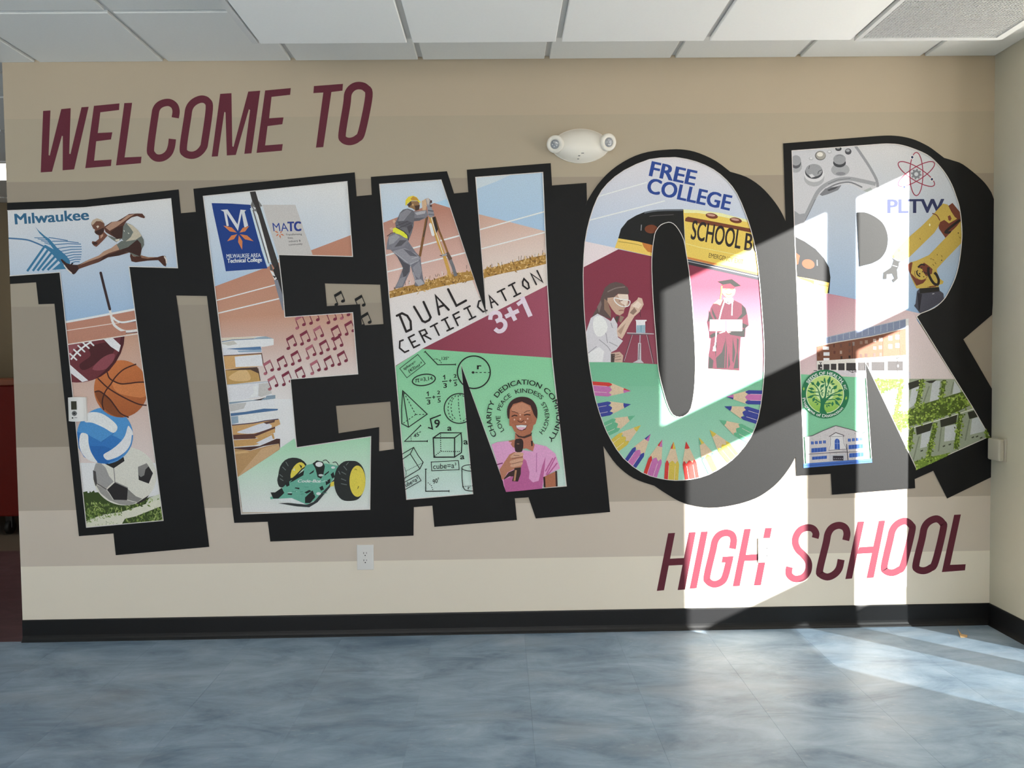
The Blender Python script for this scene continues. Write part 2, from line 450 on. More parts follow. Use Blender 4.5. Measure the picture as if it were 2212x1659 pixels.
def glyphs(s):
    key = s
    if key not in _glyphs:
        c = bpy.data.curves.new('lettering', 'FONT'); c.body = s; c.resolution_u = 4
        o = bpy.data.objects.new('lettering', c); col.objects.link(o)
        dg = bpy.context.evaluated_depsgraph_get()
        ev = o.evaluated_get(dg); me = ev.to_mesh()
        V0 = [(v.co.x, v.co.y) for v in me.vertices]; F0 = [tuple(p.vertices) for p in me.polygons]
        V, Fc = V0, F0
        ev.to_mesh_clear()
        bpy.data.objects.remove(o); bpy.data.curves.remove(c)
        _glyphs[key] = (V, Fc)
    return _glyphs[key]
CAPH = max(v[1] for v in glyphs('H')[0])

def area2(l): return sum(l[i][0]*l[(i+1) % len(l)][1]-l[(i+1) % len(l)][0]*l[i][1] for i in range(len(l)))
def grow(l, d):                          # outline moved outwards by d pixels
    n = len(l); sg = 1 if area2(l) > 0 else -1; out = []
    for i in range(n):
        a, b, c = Vector(l[i-1]), Vector(l[i]), Vector(l[(i+1) % n])
        d0, d1 = (b-a).normalized(), (c-b).normalized()
        n0, n1 = Vector((d0.y, -d0.x))*sg, Vector((d1.y, -d1.x))*sg
        m_ = n0+n1; m_ = m_.normalized() if m_.length > 1e-4 else n0
        out.append(tuple(b+m_*(d/max(.5, m_.dot(n0)))))
    return out
class Clip:                              # paint stays inside the letter's face
    def __init__(s, loop):
        s.l = grow(loop, 2.2)
        T3 = tessellate_polygon([[Vector((x, y, 0)) for x, y in s.l]])
        s.t = []
        for tr in T3:
            t = [s.l[i] for i in tr]
            ar = area2(t)
            if abs(ar) < 1e-6: continue
            if ar < 0: t = t[::-1]
            s.t.append((t, min(q[0] for q in t), max(q[0] for q in t), min(q[1] for q in t), max(q[1] for q in t)))
    def inside(s, x, y):
        c = False; l = s.l; j = len(l)-1
        for i in range(len(l)):
            if (l[i][1] > y) != (l[j][1] > y) and x < (l[j][0]-l[i][0])*(y-l[i][1])/(l[j][1]-l[i][1])+l[i][0]: c = not c
            j = i
        return c
    def near(s, x0, x1, y0, y1):         # does an edge of the face come near this box
        l = s.l
        for i in range(len(l)):
            a, b = l[i-1], l[i]
            if max(a[0], b[0]) >= x0 and min(a[0], b[0]) <= x1 and max(a[1], b[1]) >= y0 and min(a[1], b[1]) <= y1: return True
        return False
    def cut(s, P):                       # P: convex polygon of (x, y, r, g, b) -> list of convex pieces
        x0, x1 = min(q[0] for q in P), max(q[0] for q in P); y0, y1 = min(q[1] for q in P), max(q[1] for q in P)
        if not s.near(x0, x1, y0, y1): return [P] if s.inside(P[0][0], P[0][1]) else []
        out = []
        for t, a0, a1, b0, b1 in s.t:
            if a0 > x1 or a1 < x0 or b0 > y1 or b1 < y0: continue
            R = P
            for i in range(3):
                (ax, ay), (bx_, by_) = t[i], t[(i+1) % 3]
                S, N2 = R, []
                dist = [(bx_-ax)*(q[1]-ay)-(by_-ay)*(q[0]-ax) for q in S]
                for k in range(len(S)):
                    p, q, dp, dq = S[k-1], S[k], dist[k-1], dist[k]
                    if (dp >= 0) != (dq >= 0):
                        w = dp/(dp-dq); N2.append(tuple(p[z]+(q[z]-p[z])*w for z in range(5)))
                    if dq >= 0: N2.append(q)
                R = N2
                if len(R) < 3: break
            if len(R) >= 3 and abs(area2([(q[0], q[1]) for q in R])) > 1e-4: out.append(R)
        return out
class Mural:
    """one painted thing on the wall: an Empty at its base, painted pictures as its parts"""
    def __init__(s, name, label, cat, base_px, group=None):
        b = on_y(base_px[0], base_px[1], -.0002)
        s.root = thing(name, label, cat, b, group)
        s.k = 0; s.clip = None
    def off(s, step=1.0):
        s.k += step
        return .0002 + s.k*EPS
class Paint:
    def __init__(s, mural, name, label=None, fixed=None, parent=None):
        s.m, s.name, s.label, s.fixed, s.parent = mural, name, label, fixed, parent
        s.V, s.F, s.C = [], [], []; s.o = (0, 0, 1.0)
        s.kk = 0
    def f(s, ox, oy, sc=5.53): s.o = (ox, oy, sc); return s
    def p(s, q): return (s.o[0]+q[0]/s.o[2], s.o[1]+q[1]/s.o[2])
    def layer(s, step=1.0):
        if s.fixed is not None:
            s.kk += step; return s.fixed + s.kk*EPS*.4
        return s.m.off(step)
    def raw(s, pts, faces, colr, step=1.0):        # pts in photo pixels
        off = s.layer(step); n = len(s.V)
        if isinstance(colr, str):
            a = alb(colr); cs = [a]*len(pts)
        else:
            c0, c1, q0, q1 = colr
            a0, a1 = alb(c0), alb(c1); q0, q1 = s.p(q0), s.p(q1)
            dx, dy = q1[0]-q0[0], q1[1]-q0[1]; L2 = dx*dx+dy*dy
            cs = []
            for (x, y) in pts:
                t = min(1, max(0, ((x-q0[0])*dx+(y-q0[1])*dy)/L2))
                cs.append(tuple(a0[i]+(a1[i]-a0[i])*t for i in range(3)))
        if s.m.clip is not None and s.fixed is None:
            for fc in faces:
                for pc in s.m.clip.cut([(*pts[i], *cs[i]) for i in fc]):
                    n = len(s.V)
                    s.V += [wall_pt(q[0], q[1], off) for q in pc]
                    s.C += [q[2:] for q in pc]
                    s.F.append(tuple(range(n, n+len(pc))))
            return
        s.V += [wall_pt(x, y, off) for x, y in pts]
        s.F += [tuple(n+i for i in fc) for fc in faces]
        s.C += cs
    def poly(s, pts, colr, holes=(), sm=0, step=1.0):
        loops = [pts]+list(holes)
        loops = [spline(l, True, sm) if sm else l for l in loops]
        loops = [[s.p(q) for q in l] for l in loops]
        tris = tessellate_polygon([[Vector((x, y, 0)) for x, y in l] for l in loops])
        s.raw([q for l in loops for q in l], tris, colr, step)
        return s
    def grid(s, x0, y0, x1, y1, n, colr): pass
    def rect(s, x0, y0, x1, y1, colr): return s.poly([(x0, y0), (x1, y0), (x1, y1), (x0, y1)], colr)
    def stroke(s, pts, w, colr, closed=False, sm=0, cap=False):
        if sm: pts = spline(pts, closed, sm)
        P = [Vector(s.p(q)) for q in pts]; h = w/s.o[2]/2
        n = len(P); A, B = [], []
        for i in range(n):
            a = P[(i-1) % n] if closed or i > 0 else None
            c = P[(i+1) % n] if closed or i < n-1 else None
            d0 = (P[i]-a).normalized() if a is not None else None
            d1 = (c-P[i]).normalized() if c is not None else None
            if d0 is None: d0 = d1
            if d1 is None: d1 = d0
            n0, n1 = Vector((-d0.y, d0.x)), Vector((-d1.y, d1.x))
            b = n0+n1
            b = b.normalized() if b.length > 1e-6 else n0
            k = h/max(.45, b.dot(n0))
            A.append(P[i]+b*k); B.append(P[i]-b*k)
        pts2 = [tuple(v) for v in A+B]
        fs = [(i, (i+1) % n, n+(i+1) % n, n+i) for i in range(n if closed else n-1)]
        s.raw(pts2, fs, colr)
        if cap:
            for q in (P[0], P[-1]):
                s.raw([(q.x+h*math.cos(t*math.pi/6), q.y+h*math.sin(t*math.pi/6)) for t in range(12)], [tuple(range(12))], colr)
        return s
    def dash(s, pts, w, colr, on=22, gap=18):
        L = [(Vector(pts[i]), Vector(pts[i+1])) for i in range(len(pts)-1)]
        pos = 0.0
        for a, c in L:
            d = (c-a).length; t = -pos
            while t < d:
                t0, t1 = max(t, 0), min(t+on, d)
                if t1 > t0+2: s.stroke([tuple(a+(c-a)*(t0/d)), tuple(a+(c-a)*(t1/d))], w, colr)
                t += on+gap
            pos = d-(t-(on+gap)) if False else 0
        return s
    def ell(s, cx, cy, rx, ry, colr, rot=0, n=32, a0=0, a1=360):
        r = math.radians(rot); pts = []
        for i in range(n):
            t = math.radians(a0+(a1-a0)*i/(n if a1-a0 >= 360 else n-1)); x, y = rx*math.cos(t), ry*math.sin(t)
            pts.append((cx+x*math.cos(r)-y*math.sin(r), cy+x*math.sin(r)+y*math.cos(r)))
        return s.poly(pts, colr)
    def loop(s, cx, cy, rx, ry, w, colr, rot=0, a0=0, a1=360, n=40):
        r = math.radians(rot); pts = []
        full = a1-a0 >= 360
        for i in range(n):
            t = math.radians(a0+(a1-a0)*i/(n if full else n-1)); x, y = rx*math.cos(t), ry*math.sin(t)
            pts.append((cx+x*math.cos(r)-y*math.sin(r), cy+x*math.sin(r)+y*math.cos(r)))
        return s.stroke(pts, w, colr, closed=full)
    def text(s, t, BL, BR, TL, colr, bold=0.0):
        V, Fc = glyphs(t)
        if not V: return s
        x0, x1 = min(v[0] for v in V), max(v[0] for v in V)
        BL, BR, TL = Vector(BL), Vector(BR), Vector(TL)
        ex, ey = (BR-BL)/(x1-x0), (TL-BL)/CAPH
        for dx, dy in weights(bold):
            s.raw([s.p(tuple(BL+ex*(v[0]+dx-x0)+ey*(v[1]+dy))) for v in V], Fc, colr, .5)
        return s
    def arc(s, t, cx, cy, r, a0, a1, h, colr, bold=0.0, inside=False):
        V, Fc = glyphs(t)
        x0, x1 = min(v[0] for v in V), max(v[0] for v in V)
        for dx, dy in weights(bold):
            pts = []
            for v in V:
                a = math.radians(a0+(a1-a0)*(v[0]+dx-x0)/(x1-x0)); rad = r+(-1 if inside else 1)*(v[1]+dy)/CAPH*h
                pts.append(s.p((cx+rad*math.cos(a), cy-rad*math.sin(a))))
            s.raw(pts, Fc, colr, .5)
        return s
    def leaf(s, c, tip, w, colr):
        c, t = Vector(c), Vector(tip); d = t-c; nn = Vector((-d.y, d.x)).normalized()*w; mid = c+d*.45
        return s.poly([tuple(c), tuple(mid+nn), tuple(t), tuple(mid-nn)], colr)
    def blades(s, area, n, ln, wd, cols, seed, ang=(-90, 50)):
        rnd = random.Random(seed)
        xs_, ys_ = [q[0] for q in area], [q[1] for q in area]
        def inside(x, y):
            c = False; j = len(area)-1
            for i in range(len(area)):
                (xi, yi), (xj, yj) = area[i], area[j]
                if (yi > y) != (yj > y) and x < (xj-xi)*(y-yi)/(yj-yi)+xi: c = not c
                j = i
            return c
        k = 0; guard = 0
        while k < n and guard < n*12:
            guard += 1
            x, y = rnd.uniform(min(xs_), max(xs_)), rnd.uniform(min(ys_), max(ys_))
            if not inside(x, y): continue
            a = math.radians(rnd.gauss(*ang)); l = ln*rnd.uniform(.5, 1.3); w = wd*rnd.uniform(.6, 1.3)
            dx, dy = math.cos(a), math.sin(a)
            s.poly([(x, y), (x+dx*l*.5-dy*w, y+dy*l*.5+dx*w), (x+dx*l, y+dy*l), (x+dx*l*.5+dy*w, y+dy*l*.5-dx*w)], rnd.choice(cols), step=.12)
            k += 1
        return s
    def build(s):
        o = mesh_obj(s.name, s.V, s.F, M['mural'], s.parent or s.m.root)
        ca = o.data.color_attributes.new('Col', 'FLOAT_COLOR', 'POINT')
        for i, c in enumerate(s.C): ca.data[i].color = (*c, 1)
        if s.label: o['label'] = s.label
        return o
BLACK = '#121212'
FRAME = .0030
WINE = '#5C2632'

# ------------------------------------------------------------------ WELCOME TO
W_ = Mural('painted_words', 'slanted wine red capitals reading WELCOME TO, high on the striped wall', 'lettering', (440, 370))
def letter(mural, fr, polys=(), strokes=(), w=80):
    q = Paint(mural, 'letter').f(*fr)
    for pp in polys: q.poly(pp, WINE)
    for (pts, closed) in strokes: q.stroke(pts, w, WINE, closed=closed, sm=5)
    q.build()
F1, F2, F23, F24 = (0, 160, 5.027), (400, 160, 5.027), (1400, 1080, 5.53), (1760, 1080, 5.53)
letter(W_, F1, [[(468, 400), (548, 395), (528, 880), (540, 885), (665, 380), (768, 370), (752, 865), (765, 868), (885, 360), (963, 355), (805, 1035), (680, 1045), (682, 675), (672, 670), (565, 1060), (442, 1068)]])
letter(W_, F1, [[(1020, 345), (1297, 318), (1293, 390), (1090, 415), (1062, 640), (1220, 632), (1205, 710), (1045, 730), (1022, 940), (1212, 928), (1205, 998), (926, 1022)]])
letter(W_, F1, [[(1350, 315), (1435, 312), (1353, 905), (1537, 897), (1530, 968), (1260, 992)]])
letter(W_, F1, strokes=[([(1903, 475), (1912, 400), (1890, 340), (1830, 308), (1750, 325), (1700, 375), (1680, 470), (1635, 800), (1650, 870), (1700, 910), (1770, 905), (1830, 860), (1860, 790), (1872, 705)], False)])
letter(W_, F2, strokes=[([(175, 272), (95, 305), (45, 370), (25, 480), (-20, 790), (0, 860), (70, 882), (140, 860), (195, 800), (215, 720), (262, 380), (240, 295)], True)])
letter(W_, F2, [[(380, 215), (503, 207), (512, 785), (525, 790), (685, 190), (815, 180), (720, 860), (642, 866), (705, 390), (692, 382), (550, 878), (452, 884), (438, 415), (425, 412), (355, 893), (288, 897)]])
letter(W_, F2, [[(868, 178), (1147, 152), (1140, 225), (938, 248), (912, 480), (1068, 470), (1055, 545), (895, 565), (868, 775), (1060, 760), (1050, 832), (775, 856)]])
letter(W_, F2, [[(1398, 130), (1714, 106), (1708, 180), (1588, 195), (1500, 793), (1420, 799), (1500, 200), (1392, 207)]])
letter(W_, F2, strokes=[([(1890, 125), (1820, 145), (1770, 210), (1755, 330), (1705, 640), (1720, 710), (1790, 732), (1870, 700), (1920, 620), (1995, 240), (1960, 150)], True)], w=82)
# ------------------------------------------------------------------ HIGH SCHOOL
H_ = Mural('painted_words', 'slanted wine red capitals reading HIGH SCHOOL, low in the sunlight', 'lettering', (1750, 1275))
letter(H_, F23, [[(240, 398), (322, 393), (190, 1078), (104, 1086)], [(255, 702), (445, 692), (428, 775), (235, 785)], [(487, 388), (570, 383), (440, 1070), (353, 1076)]])
letter(H_, F23, [[(632, 380), (714, 375), (580, 1055), (495, 1062)]])
letter(H_, F23, [[(890, 678), (1022, 670), (1005, 745), (877, 748)]], [([(1008, 583), (1022, 480), (1000, 415), (930, 392), (850, 420), (800, 490), (775, 600), (705, 900), (715, 970), (790, 1008), (880, 975), (925, 900), (978, 690)], False)], w=82)
letter(H_, F23, [[(1148, 348), (1228, 344), (1095, 1028), (1010, 1033)], [(1165, 655), (1415, 640), (1400, 720), (1145, 730)], [(1398, 336), (1480, 332), (1348, 1018), (1262, 1023)]])
letter(H_, F23, strokes=[([(1995, 455), (2005, 400), (1970, 345), (1900, 330), (1820, 360), (1770, 430), (1758, 510), (1790, 590), (1850, 650), (1905, 720), (1920, 790), (1900, 870), (1840, 930), (1750, 942), (1690, 900), (1680, 850), (1690, 800)], False)], w=82)
letter(H_, F24, strokes=[([(370, 482), (385, 400), (360, 330), (290, 303), (210, 330), (160, 400), (135, 520), (60, 830), (75, 890), (150, 920), (230, 890), (290, 820), (315, 712)], False)], w=84)
letter(H_, F24, [[(512, 260), (592, 256), (445, 938), (365, 945)], [(530, 565), (710, 553), (695, 635), (505, 645)], [(765, 250), (842, 244), (705, 928), (618, 936)]])
letter(H_, F24, strokes=[([(1080, 252), (990, 285), (930, 360), (900, 480), (832, 780), (845, 845), (920, 870), (1000, 840), (1060, 770), (1160, 380), (1150, 300)], True)], w=82)
letter(H_, F24, strokes=[([(1460, 226), (1370, 255), (1310, 330), (1280, 470), (1210, 760), (1225, 825), (1300, 845), (1380, 815), (1440, 740), (1535, 350), (1525, 275)], True)], w=84)
letter(H_, F24, [[(1665, 178), (1746, 173), (1617, 775), (1803, 768), (1795, 840), (1518, 862)]])

LV = {}
def frame(mural, outer, holes, counters=(), label='black block outline and drop shadow'):
    LV[mural] = FRAME+len(LV)*6e-5
    q = Paint(mural, 'outline', label, fixed=LV[mural])
    q.poly(outer, BLACK, holes=holes)
    for c in counters: q.poly(c, BLACK)
    q.build()
def edge(mural, loops, w=1.7):
    q = Paint(mural, 'edge_line', 'thin pale line along the picture edge', fixed=LV[mural]+.0004)
    for l in loops: q.stroke(l, w, '#CFCAC6', closed=True)
    q.build()

# ================================================================== letter T
T = Mural('mural_letter', 'giant letter T filled with a hurdler, balls and grass', 'mural letter', (300, 1199))
T_face = [(12, 455), (181, 448.5), (368.9, 428.9), (383.7, 578.7), (278.5, 575.8), (289.8, 660), (330.5, 960), (352.5, 1124.3), (186.7, 1139.2), (164, 920), (137.5, 660), (129.3, 588), (12, 596)]
T.clip = Clip(T_face)
q = Paint(T, 'background')
q.poly([(8, 425), (388, 425), (388, 584), (300, 584), (312, 710), (120, 710), (120, 600), (8, 600)], ('#D6D2CF', '#92B0CF', (190, 440), (215, 690)))
q.poly([(130, 698), (300, 665), (320, 740), (140, 760)], '#B47F6C')
q.poly([(138, 742), (310, 715), (340, 1075), (160, 1075)], ('#BE937C', '#E0D3D2', (230, 735), (240, 1000)))
q.poly([(155, 1000), (345, 1000), (350, 1080), (165, 1080)], '#E1DADC')
q.f(0, 400)
q.stroke([(760, 1640), (1000, 1598), (1640, 1478)], 25, '#E8E3E1')
q.f(80, 660)
q.stroke([(350, 300), (910, 215), (1200, 178)], 10, '#D9C6BC')
q.stroke([(355, 467), (1215, 335)], 13, '#DDD0C8')
q.build()
q = Paint(T, 'city_logo', 'blue winged logo with the word Milwaukee').f(0, 400)
q.text('Mılwaukee', (185, 467), (1060, 412), (175, 345), '#33607F', .028)
BL1 = '#3C7396'
q.stroke([(70, 633), (200, 640), (330, 655), (430, 690), (520, 730)], 18, '#446D94', sm=4)
q.poly([(420, 493), (465, 545), (540, 610), (590, 640), (680, 745), (790, 840), (832, 895), (838, 935), (790, 965), (690, 850), (515, 728), (540, 712), (640, 766), (570, 670), (520, 622), (470, 572)], BL1)
st = [(580, 625), (620, 670), (650, 712), (682, 757), (718, 792), (750, 825), (782, 852), (808, 880), (830, 905), (850, 932)]
en = [(810, 662), (940, 688), (968, 705), (974, 735), (976, 765), (976, 796), (974, 828), (970, 858), (964, 886), (952, 915)]
for a, c in zip(st, en): q.stroke([a, ((a[0]+c[0])/2, (a[1]+c[1])/2-10 if a is not st[0] else 642), c], 10, '#3F6F98')
for a, c in (((410, 628), (560, 632)), ((450, 642), (590, 662)), ((490, 662), (612, 690)), ((530, 688), (632, 716))): q.stroke([a, c], 9, BL1)
tp = [(530, 735), (570, 775), (612, 812), (656, 852), (694, 890), (740, 930)]
bt = [(325, 1028), (392, 1024), (448, 1022), (505, 1018), (568, 1014), (650, 1005)]
for a, c in zip(tp, bt): q.stroke([a, c], 27, BL1)
q.poly([(515, 728), (640, 790), (760, 900), (740, 950), (600, 800)], BL1)
q.poly([(735, 915), (800, 1000), (620, 1012)], BL1)
q.build()
q = Paint(T, 'hurdle', 'white bent hurdle with a dark top bar').f(0, 400)
q.f(80, 660)
q.stroke([(985, 212), (1190, 190)], 8, '#6B4A46').stroke([(1040, 332), (1205, 318)], 10, '#5B3433')
q.stroke([(868, 40), (885, 120), (903, 190), (930, 240), (1000, 290), (1075, 310), (1215, 294)], 30, '#DDD6D3', sm=4)
q.stroke([(905, 140), (945, 178), (1010, 200), (1090, 192), (1195, 170)], 22, '#E6E1DF', sm=4)
q.f(0, 400)
q.stroke([(1203, 1048), (1240, 1200), (1312, 1482)], 31, '#3A2A2B', cap=True)
q.build()
q = Paint(T, 'grass', 'grass pitch with a white chalk line').f(80, 920)
q.poly([(520, 798), (600, 780), (605, 800), (625, 800), (632, 775), (645, 795), (680, 770), (690, 795), (730, 792), (900, 860), (1200, 900), (1350, 850), (1500, 810), (1530, 1160), (560, 1230)], '#3A4A22')
q.poly([(1340, 860), (1500, 800), (1500, 900), (1300, 930)], '#C9CCB8')
q.poly([(560, 1150), (780, 1060), (1000, 1030), (1250, 950), (1500, 860), (1510, 950), (1380, 1000), (1180, 1080), (1050, 1110), (1020, 1160), (1000, 1220), (580, 1230)], '#D5D3C1')
GR = ['#5E7436', '#81954B', '#48592A', '#6C8340', '#9CAA68']
q.blades([(560, 940), (760, 940), (1000, 990), (1240, 930), (1480, 850), (1490, 880), (1260, 960), (1000, 1040), (780, 1075), (580, 1160)], 190, 48, 8, GR, 3)
q.blades([(560, 1140), (760, 1080), (1000, 1050), (1000, 1075), (760, 1120), (590, 1180)], 45, 36, 6, ['#81954B', '#A9B586', '#6C8340'], 4)
q.blades([(1060, 1150), (1180, 1090), (1360, 1040), (1500, 970), (1520, 1150), (1060, 1190)], 110, 44, 8, GR, 5)
q.blades([(600, 1190), (900, 1150), (1000, 1160), (900, 1200)], 16, 26, 4, ['#8F9678', '#A9B586'], 6)
q.build()
q = Paint(T, 'soccer_ball', 'white soccer ball with dark patches').f(80, 920)
q.ell(1048, 600, 378, 350, '#D3D0C6', n=52)
q.poly([(700, 450), (760, 440), (820, 500), (862, 600), (915, 665), (830, 745), (720, 690), (672, 620), (676, 530)], '#9A9795')
q.poly([(700, 700), (830, 757), (910, 882), (1060, 882), (1195, 915), (1100, 952), (980, 935), (860, 885), (760, 805)], '#97938F')
q.poly([(1085, 755), (1180, 840), (1255, 870), (1185, 922), (1070, 882)], '#85827F')
q.poly([(815, 455), (915, 507), (1045, 420), (1035, 372), (940, 400)], '#2A2726')
q.poly([(930, 675), (1085, 745), (1075, 886), (915, 882), (832, 765)], '#2B2829')
q.poly([(1205, 490), (1310, 445), (1385, 565), (1335, 690), (1215, 645)], '#2B2829')
q.poly([(1205, 490), (1310, 445), (1335, 482), (1295, 520), (1280, 590), (1240, 612), (1216, 590)], '#807C7A')
q.poly([(668, 530), (702, 545), (718, 690), (700, 722), (675, 640)], '#4A4747')
q.poly([(1190, 920), (1340, 825), (1300, 880), (1210, 935)], '#332F2E')
q.stroke([(916, 505), (925, 590), (930, 676)], 11, '#8E8A86').stroke([(1085, 740), (930, 670)], 12, '#8E8A86').stroke([(832, 757), (718, 692)], 12, '#5F5B5A')
q.stroke([(1075, 884), (1195, 915)], 9, '#C9C6C0').stroke([(912, 882), (860, 800), (832, 765)], 8, '#C9C6C0')
q.build()
q = Paint(T, 'volleyball', 'blue and white volleyball').f(80, 920)
q.ell(811, 116, 336, 336, '#4E8DC5', n=48)
q.poly([(470, 70), (540, 85), (605, 105), (690, 150), (770, 192), (900, 110), (1010, 168), (940, 245), (800, 335), (830, 408), (960, 385), (1090, 275), (1060, 335), (960, 420), (830, 455), (720, 438), (640, 420), (560, 370), (490, 250)], '#3573B6')
q.poly([(630, 240), (800, 240), (890, 275), (795, 345), (830, 405), (900, 440), (830, 455), (720, 438), (650, 330)], '#2C66AA')
q.poly([(525, 88), (605, 105), (615, 200), (640, 300), (690, 390), (720, 435), (640, 420), (570, 370), (520, 290), (503, 200)], '#DCDCE0', sm=3)
q.poly([(1085, 5), (1112, 20), (1147, 90), (1130, 180), (1080, 280), (1000, 350), (900, 395), (830, 405), (793, 345), (880, 290), (980, 210), (1050, 120)], '#DAD9E0', sm=3)
q.stroke([(1140, 110), (1120, 230), (1050, 330), (960, 410), (850, 448)], 16, '#4F8AC4', sm=4)
q.stroke([(770, 190), (910, 95), (960, 15)], 7, '#2C63A4')
q.f(80, 660)
q.poly([(585, 1310), (640, 1275), (760, 1285), (890, 1365), (962, 1452), (912, 1522), (800, 1460), (660, 1400), (570, 1390)], '#DEDDE0', sm=3)
q.build()
q = Paint(T, 'basketball', 'orange basketball with dark seams').f(80, 660)
q.ell(1002, 995, 322, 342, ('#BE6F40', '#9E5730', (900, 700), (1100, 1340)), n=48)
q.poly([(690, 1035), (745, 1025), (800, 1060), (870, 1130), (930, 1210), (1000, 1300), (1030, 1337), (930, 1320), (830, 1260), (740, 1150)], '#7E4526', sm=3)
q.poly([(890, 905), (1000, 940), (1285, 925), (1290, 1090), (1100, 1080), (950, 1030)], '#C67A4A', sm=3)
SEAM = '#43231B'
for cpts in ([(1185, 700), (1040, 760), (940, 850), (880, 940), (820, 1020), (785, 1110), (780, 1190), (800, 1250)],
             [(725, 868), (830, 970), (950, 1050), (1100, 1130), (1220, 1180), (1310, 1192)],
             [(838, 795), (860, 860), (910, 900), (1000, 935), (1100, 930), (1200, 917), (1300, 915)],
             [(688, 1032), (740, 1022), (795, 1055), (870, 1120), (930, 1200), (1000, 1290), (1095, 1336)]):
    q.stroke(cpts, 16, SEAM, sm=4)
q.build()
q = Paint(T, 'football', 'dark maroon football with white laces').f(80, 660)
q.poly([(330, 478), (1045, 368), (1036, 460), (1000, 570), (940, 680), (860, 780), (760, 850), (660, 892), (560, 915), (470, 920), (400, 914), (330, 890)], '#6A3137')
q.poly([(330, 480), (480, 455), (540, 450), (420, 560), (400, 650), (330, 690)], '#8C5055')
q.poly([(620, 500), (820, 440), (920, 470), (900, 580), (760, 650), (640, 740), (540, 770), (510, 700), (640, 600)], '#4B2226', sm=3)
q.poly([(760, 640), (870, 580), (930, 590), (890, 700), (790, 770), (660, 760)], '#88474F', sm=3)
q.poly([(1000, 380), (1045, 368), (1036, 460), (1000, 570), (940, 680), (860, 780), (760, 850), (690, 880), (800, 790), (900, 680), (970, 560)], '#4A2024')
q.poly([(800, 406), (905, 388), (1000, 475), (978, 555), (880, 490)], '#DDD8DA')
q.poly([(370, 690), (400, 712), (500, 800), (612, 895), (540, 914), (380, 790)], '#DAD6D8')
q.stroke([(405, 645), (470, 570), (560, 490), (650, 432)], 20, '#E2DEDE', sm=3)
for (x, y) in ((432, 612), (478, 562), (528, 515), (580, 474), (635, 440)):
    q.stroke([(x-38, y-36), (x+40, y+36)], 18, '#DEDADA', cap=True)
q.poly([(330, 400), (1060, 300), (1060, 366), (330, 474)], '#B47F6C')
q.stroke([(355, 467), (1215, 335)], 13, '#DDD0C8')
q.build()
q = Paint(T, 'hurdler', 'hurdler in grey kit stretched mid leap').f(0, 400)
SK, SKD, SKL = '#5C3B30', '#3E2721', '#B08D78'
q.poly([(1560, 800), (1690, 765), (1680, 840), (1760, 860), (1880, 860), (1940, 842), (1975, 845), (1992, 900), (1982, 972), (1955, 962), (1890, 895), (1760, 902), (1620, 922), (1570, 910), (1553, 850)], '#492A20')
q.poly([(1680, 835), (1770, 860), (1870, 862), (1760, 880), (1690, 870)], '#8A6450')
q.poly([(1560, 810), (1600, 830), (1620, 855), (1590, 850)], SKL)
q.stroke([(1962, 850), (1985, 890), (1990, 935)], 16, '#D8CDC5')
q.poly([(1395, 700), (1330, 750), (1240, 790), (1180, 840), (1060, 890), (960, 940), (915, 955), (940, 1002), (1060, 960), (1180, 920), (1290, 862), (1420, 842), (1560, 800), (1440, 770)], SK)
q.poly([(1395, 700), (1425, 770), (1300, 812), (1180, 872), (1060, 912), (950, 955), (1060, 890), (1180, 840), (1240, 790), (1330, 750)], '#A98670')
q.poly([(1430, 780), (1540, 790), (1420, 842), (1290, 860), (1180, 918), (1240, 850), (1330, 820)], SKD)
q.poly([(925, 952), (942, 1000), (902, 1052), (880, 1067), (850, 1052), (800, 990), (750, 930), (723, 888), (740, 883), (790, 930), (860, 950)], '#3A2421')
q.stroke([(765, 955), (800, 1005), (858, 1055)], 13, '#D8CFC8')
q.poly([(840, 945), (870, 925), (876, 940), (850, 955)], '#2b1b19')
q.poly([(1450, 665), (1560, 670), (1690, 605), (1716, 650), (1722, 712), (1690, 772), (1680, 850), (1600, 850), (1545, 805), (1430, 772), (1393, 710)], '#676B64')
q.poly([(1530, 740), (1640, 650), (1685, 700), (1692, 770), (1672, 852), (1560, 805), (1430, 775)], '#3D2722')
q.poly([(1240, 500), (1330, 440), (1400, 430), (1470, 390), (1540, 345), (1640, 338), (1700, 340), (1732, 380), (1722, 396), (1680, 385), (1640, 368), (1570, 385), (1510, 430), (1475, 490), (1465, 560), (1475, 640), (1400, 642), (1330, 602), (1262, 560)], '#57362C')
q.poly([(1258, 505), (1340, 440), (1440, 428), (1525, 358), (1610, 345), (1545, 385), (1470, 440), (1400, 492), (1310, 545)], '#A8836F')
q.poly([(1315, 565), (1400, 502), (1472, 480), (1472, 640), (1390, 642)], SKD)
q.poly([(1472, 490), (1505, 448), (1560, 468), (1640, 540), (1692, 602), (1640, 652), (1560, 672), (1480, 672), (1452, 642), (1390, 682), (1330, 642), (1278, 600), (1330, 612), (1400, 642), (1460, 632)], '#6B6F69')
q.poly([(1510, 455), (1580, 478), (1650, 540), (1692, 605), (1620, 652), (1500, 672), (1560, 622), (1592, 560), (1550, 500)], '#BAAF9B')
q.poly([(1375, 650), (1430, 640), (1420, 668), (1385, 672)], '#CFC6B4').poly([(1475, 535), (1490, 545), (1485, 560)], '#D0CCC0').poly([(1525, 565), (1545, 575), (1535, 585)], '#D0CCC0')
q.poly([(1180, 600), (1245, 560), (1285, 600), (1230, 662), (1180, 712), (1150, 737), (1120, 722), (1095, 690), (1103, 668), (1140, 675), (1182, 640)], '#70483A')
q.poly([(1100, 690), (1140, 675), (1170, 690), (1150, 712), (1112, 712)], SKD)
q.poly([(1200, 600), (1235, 580), (1230, 610), (1200, 640)], SKL)
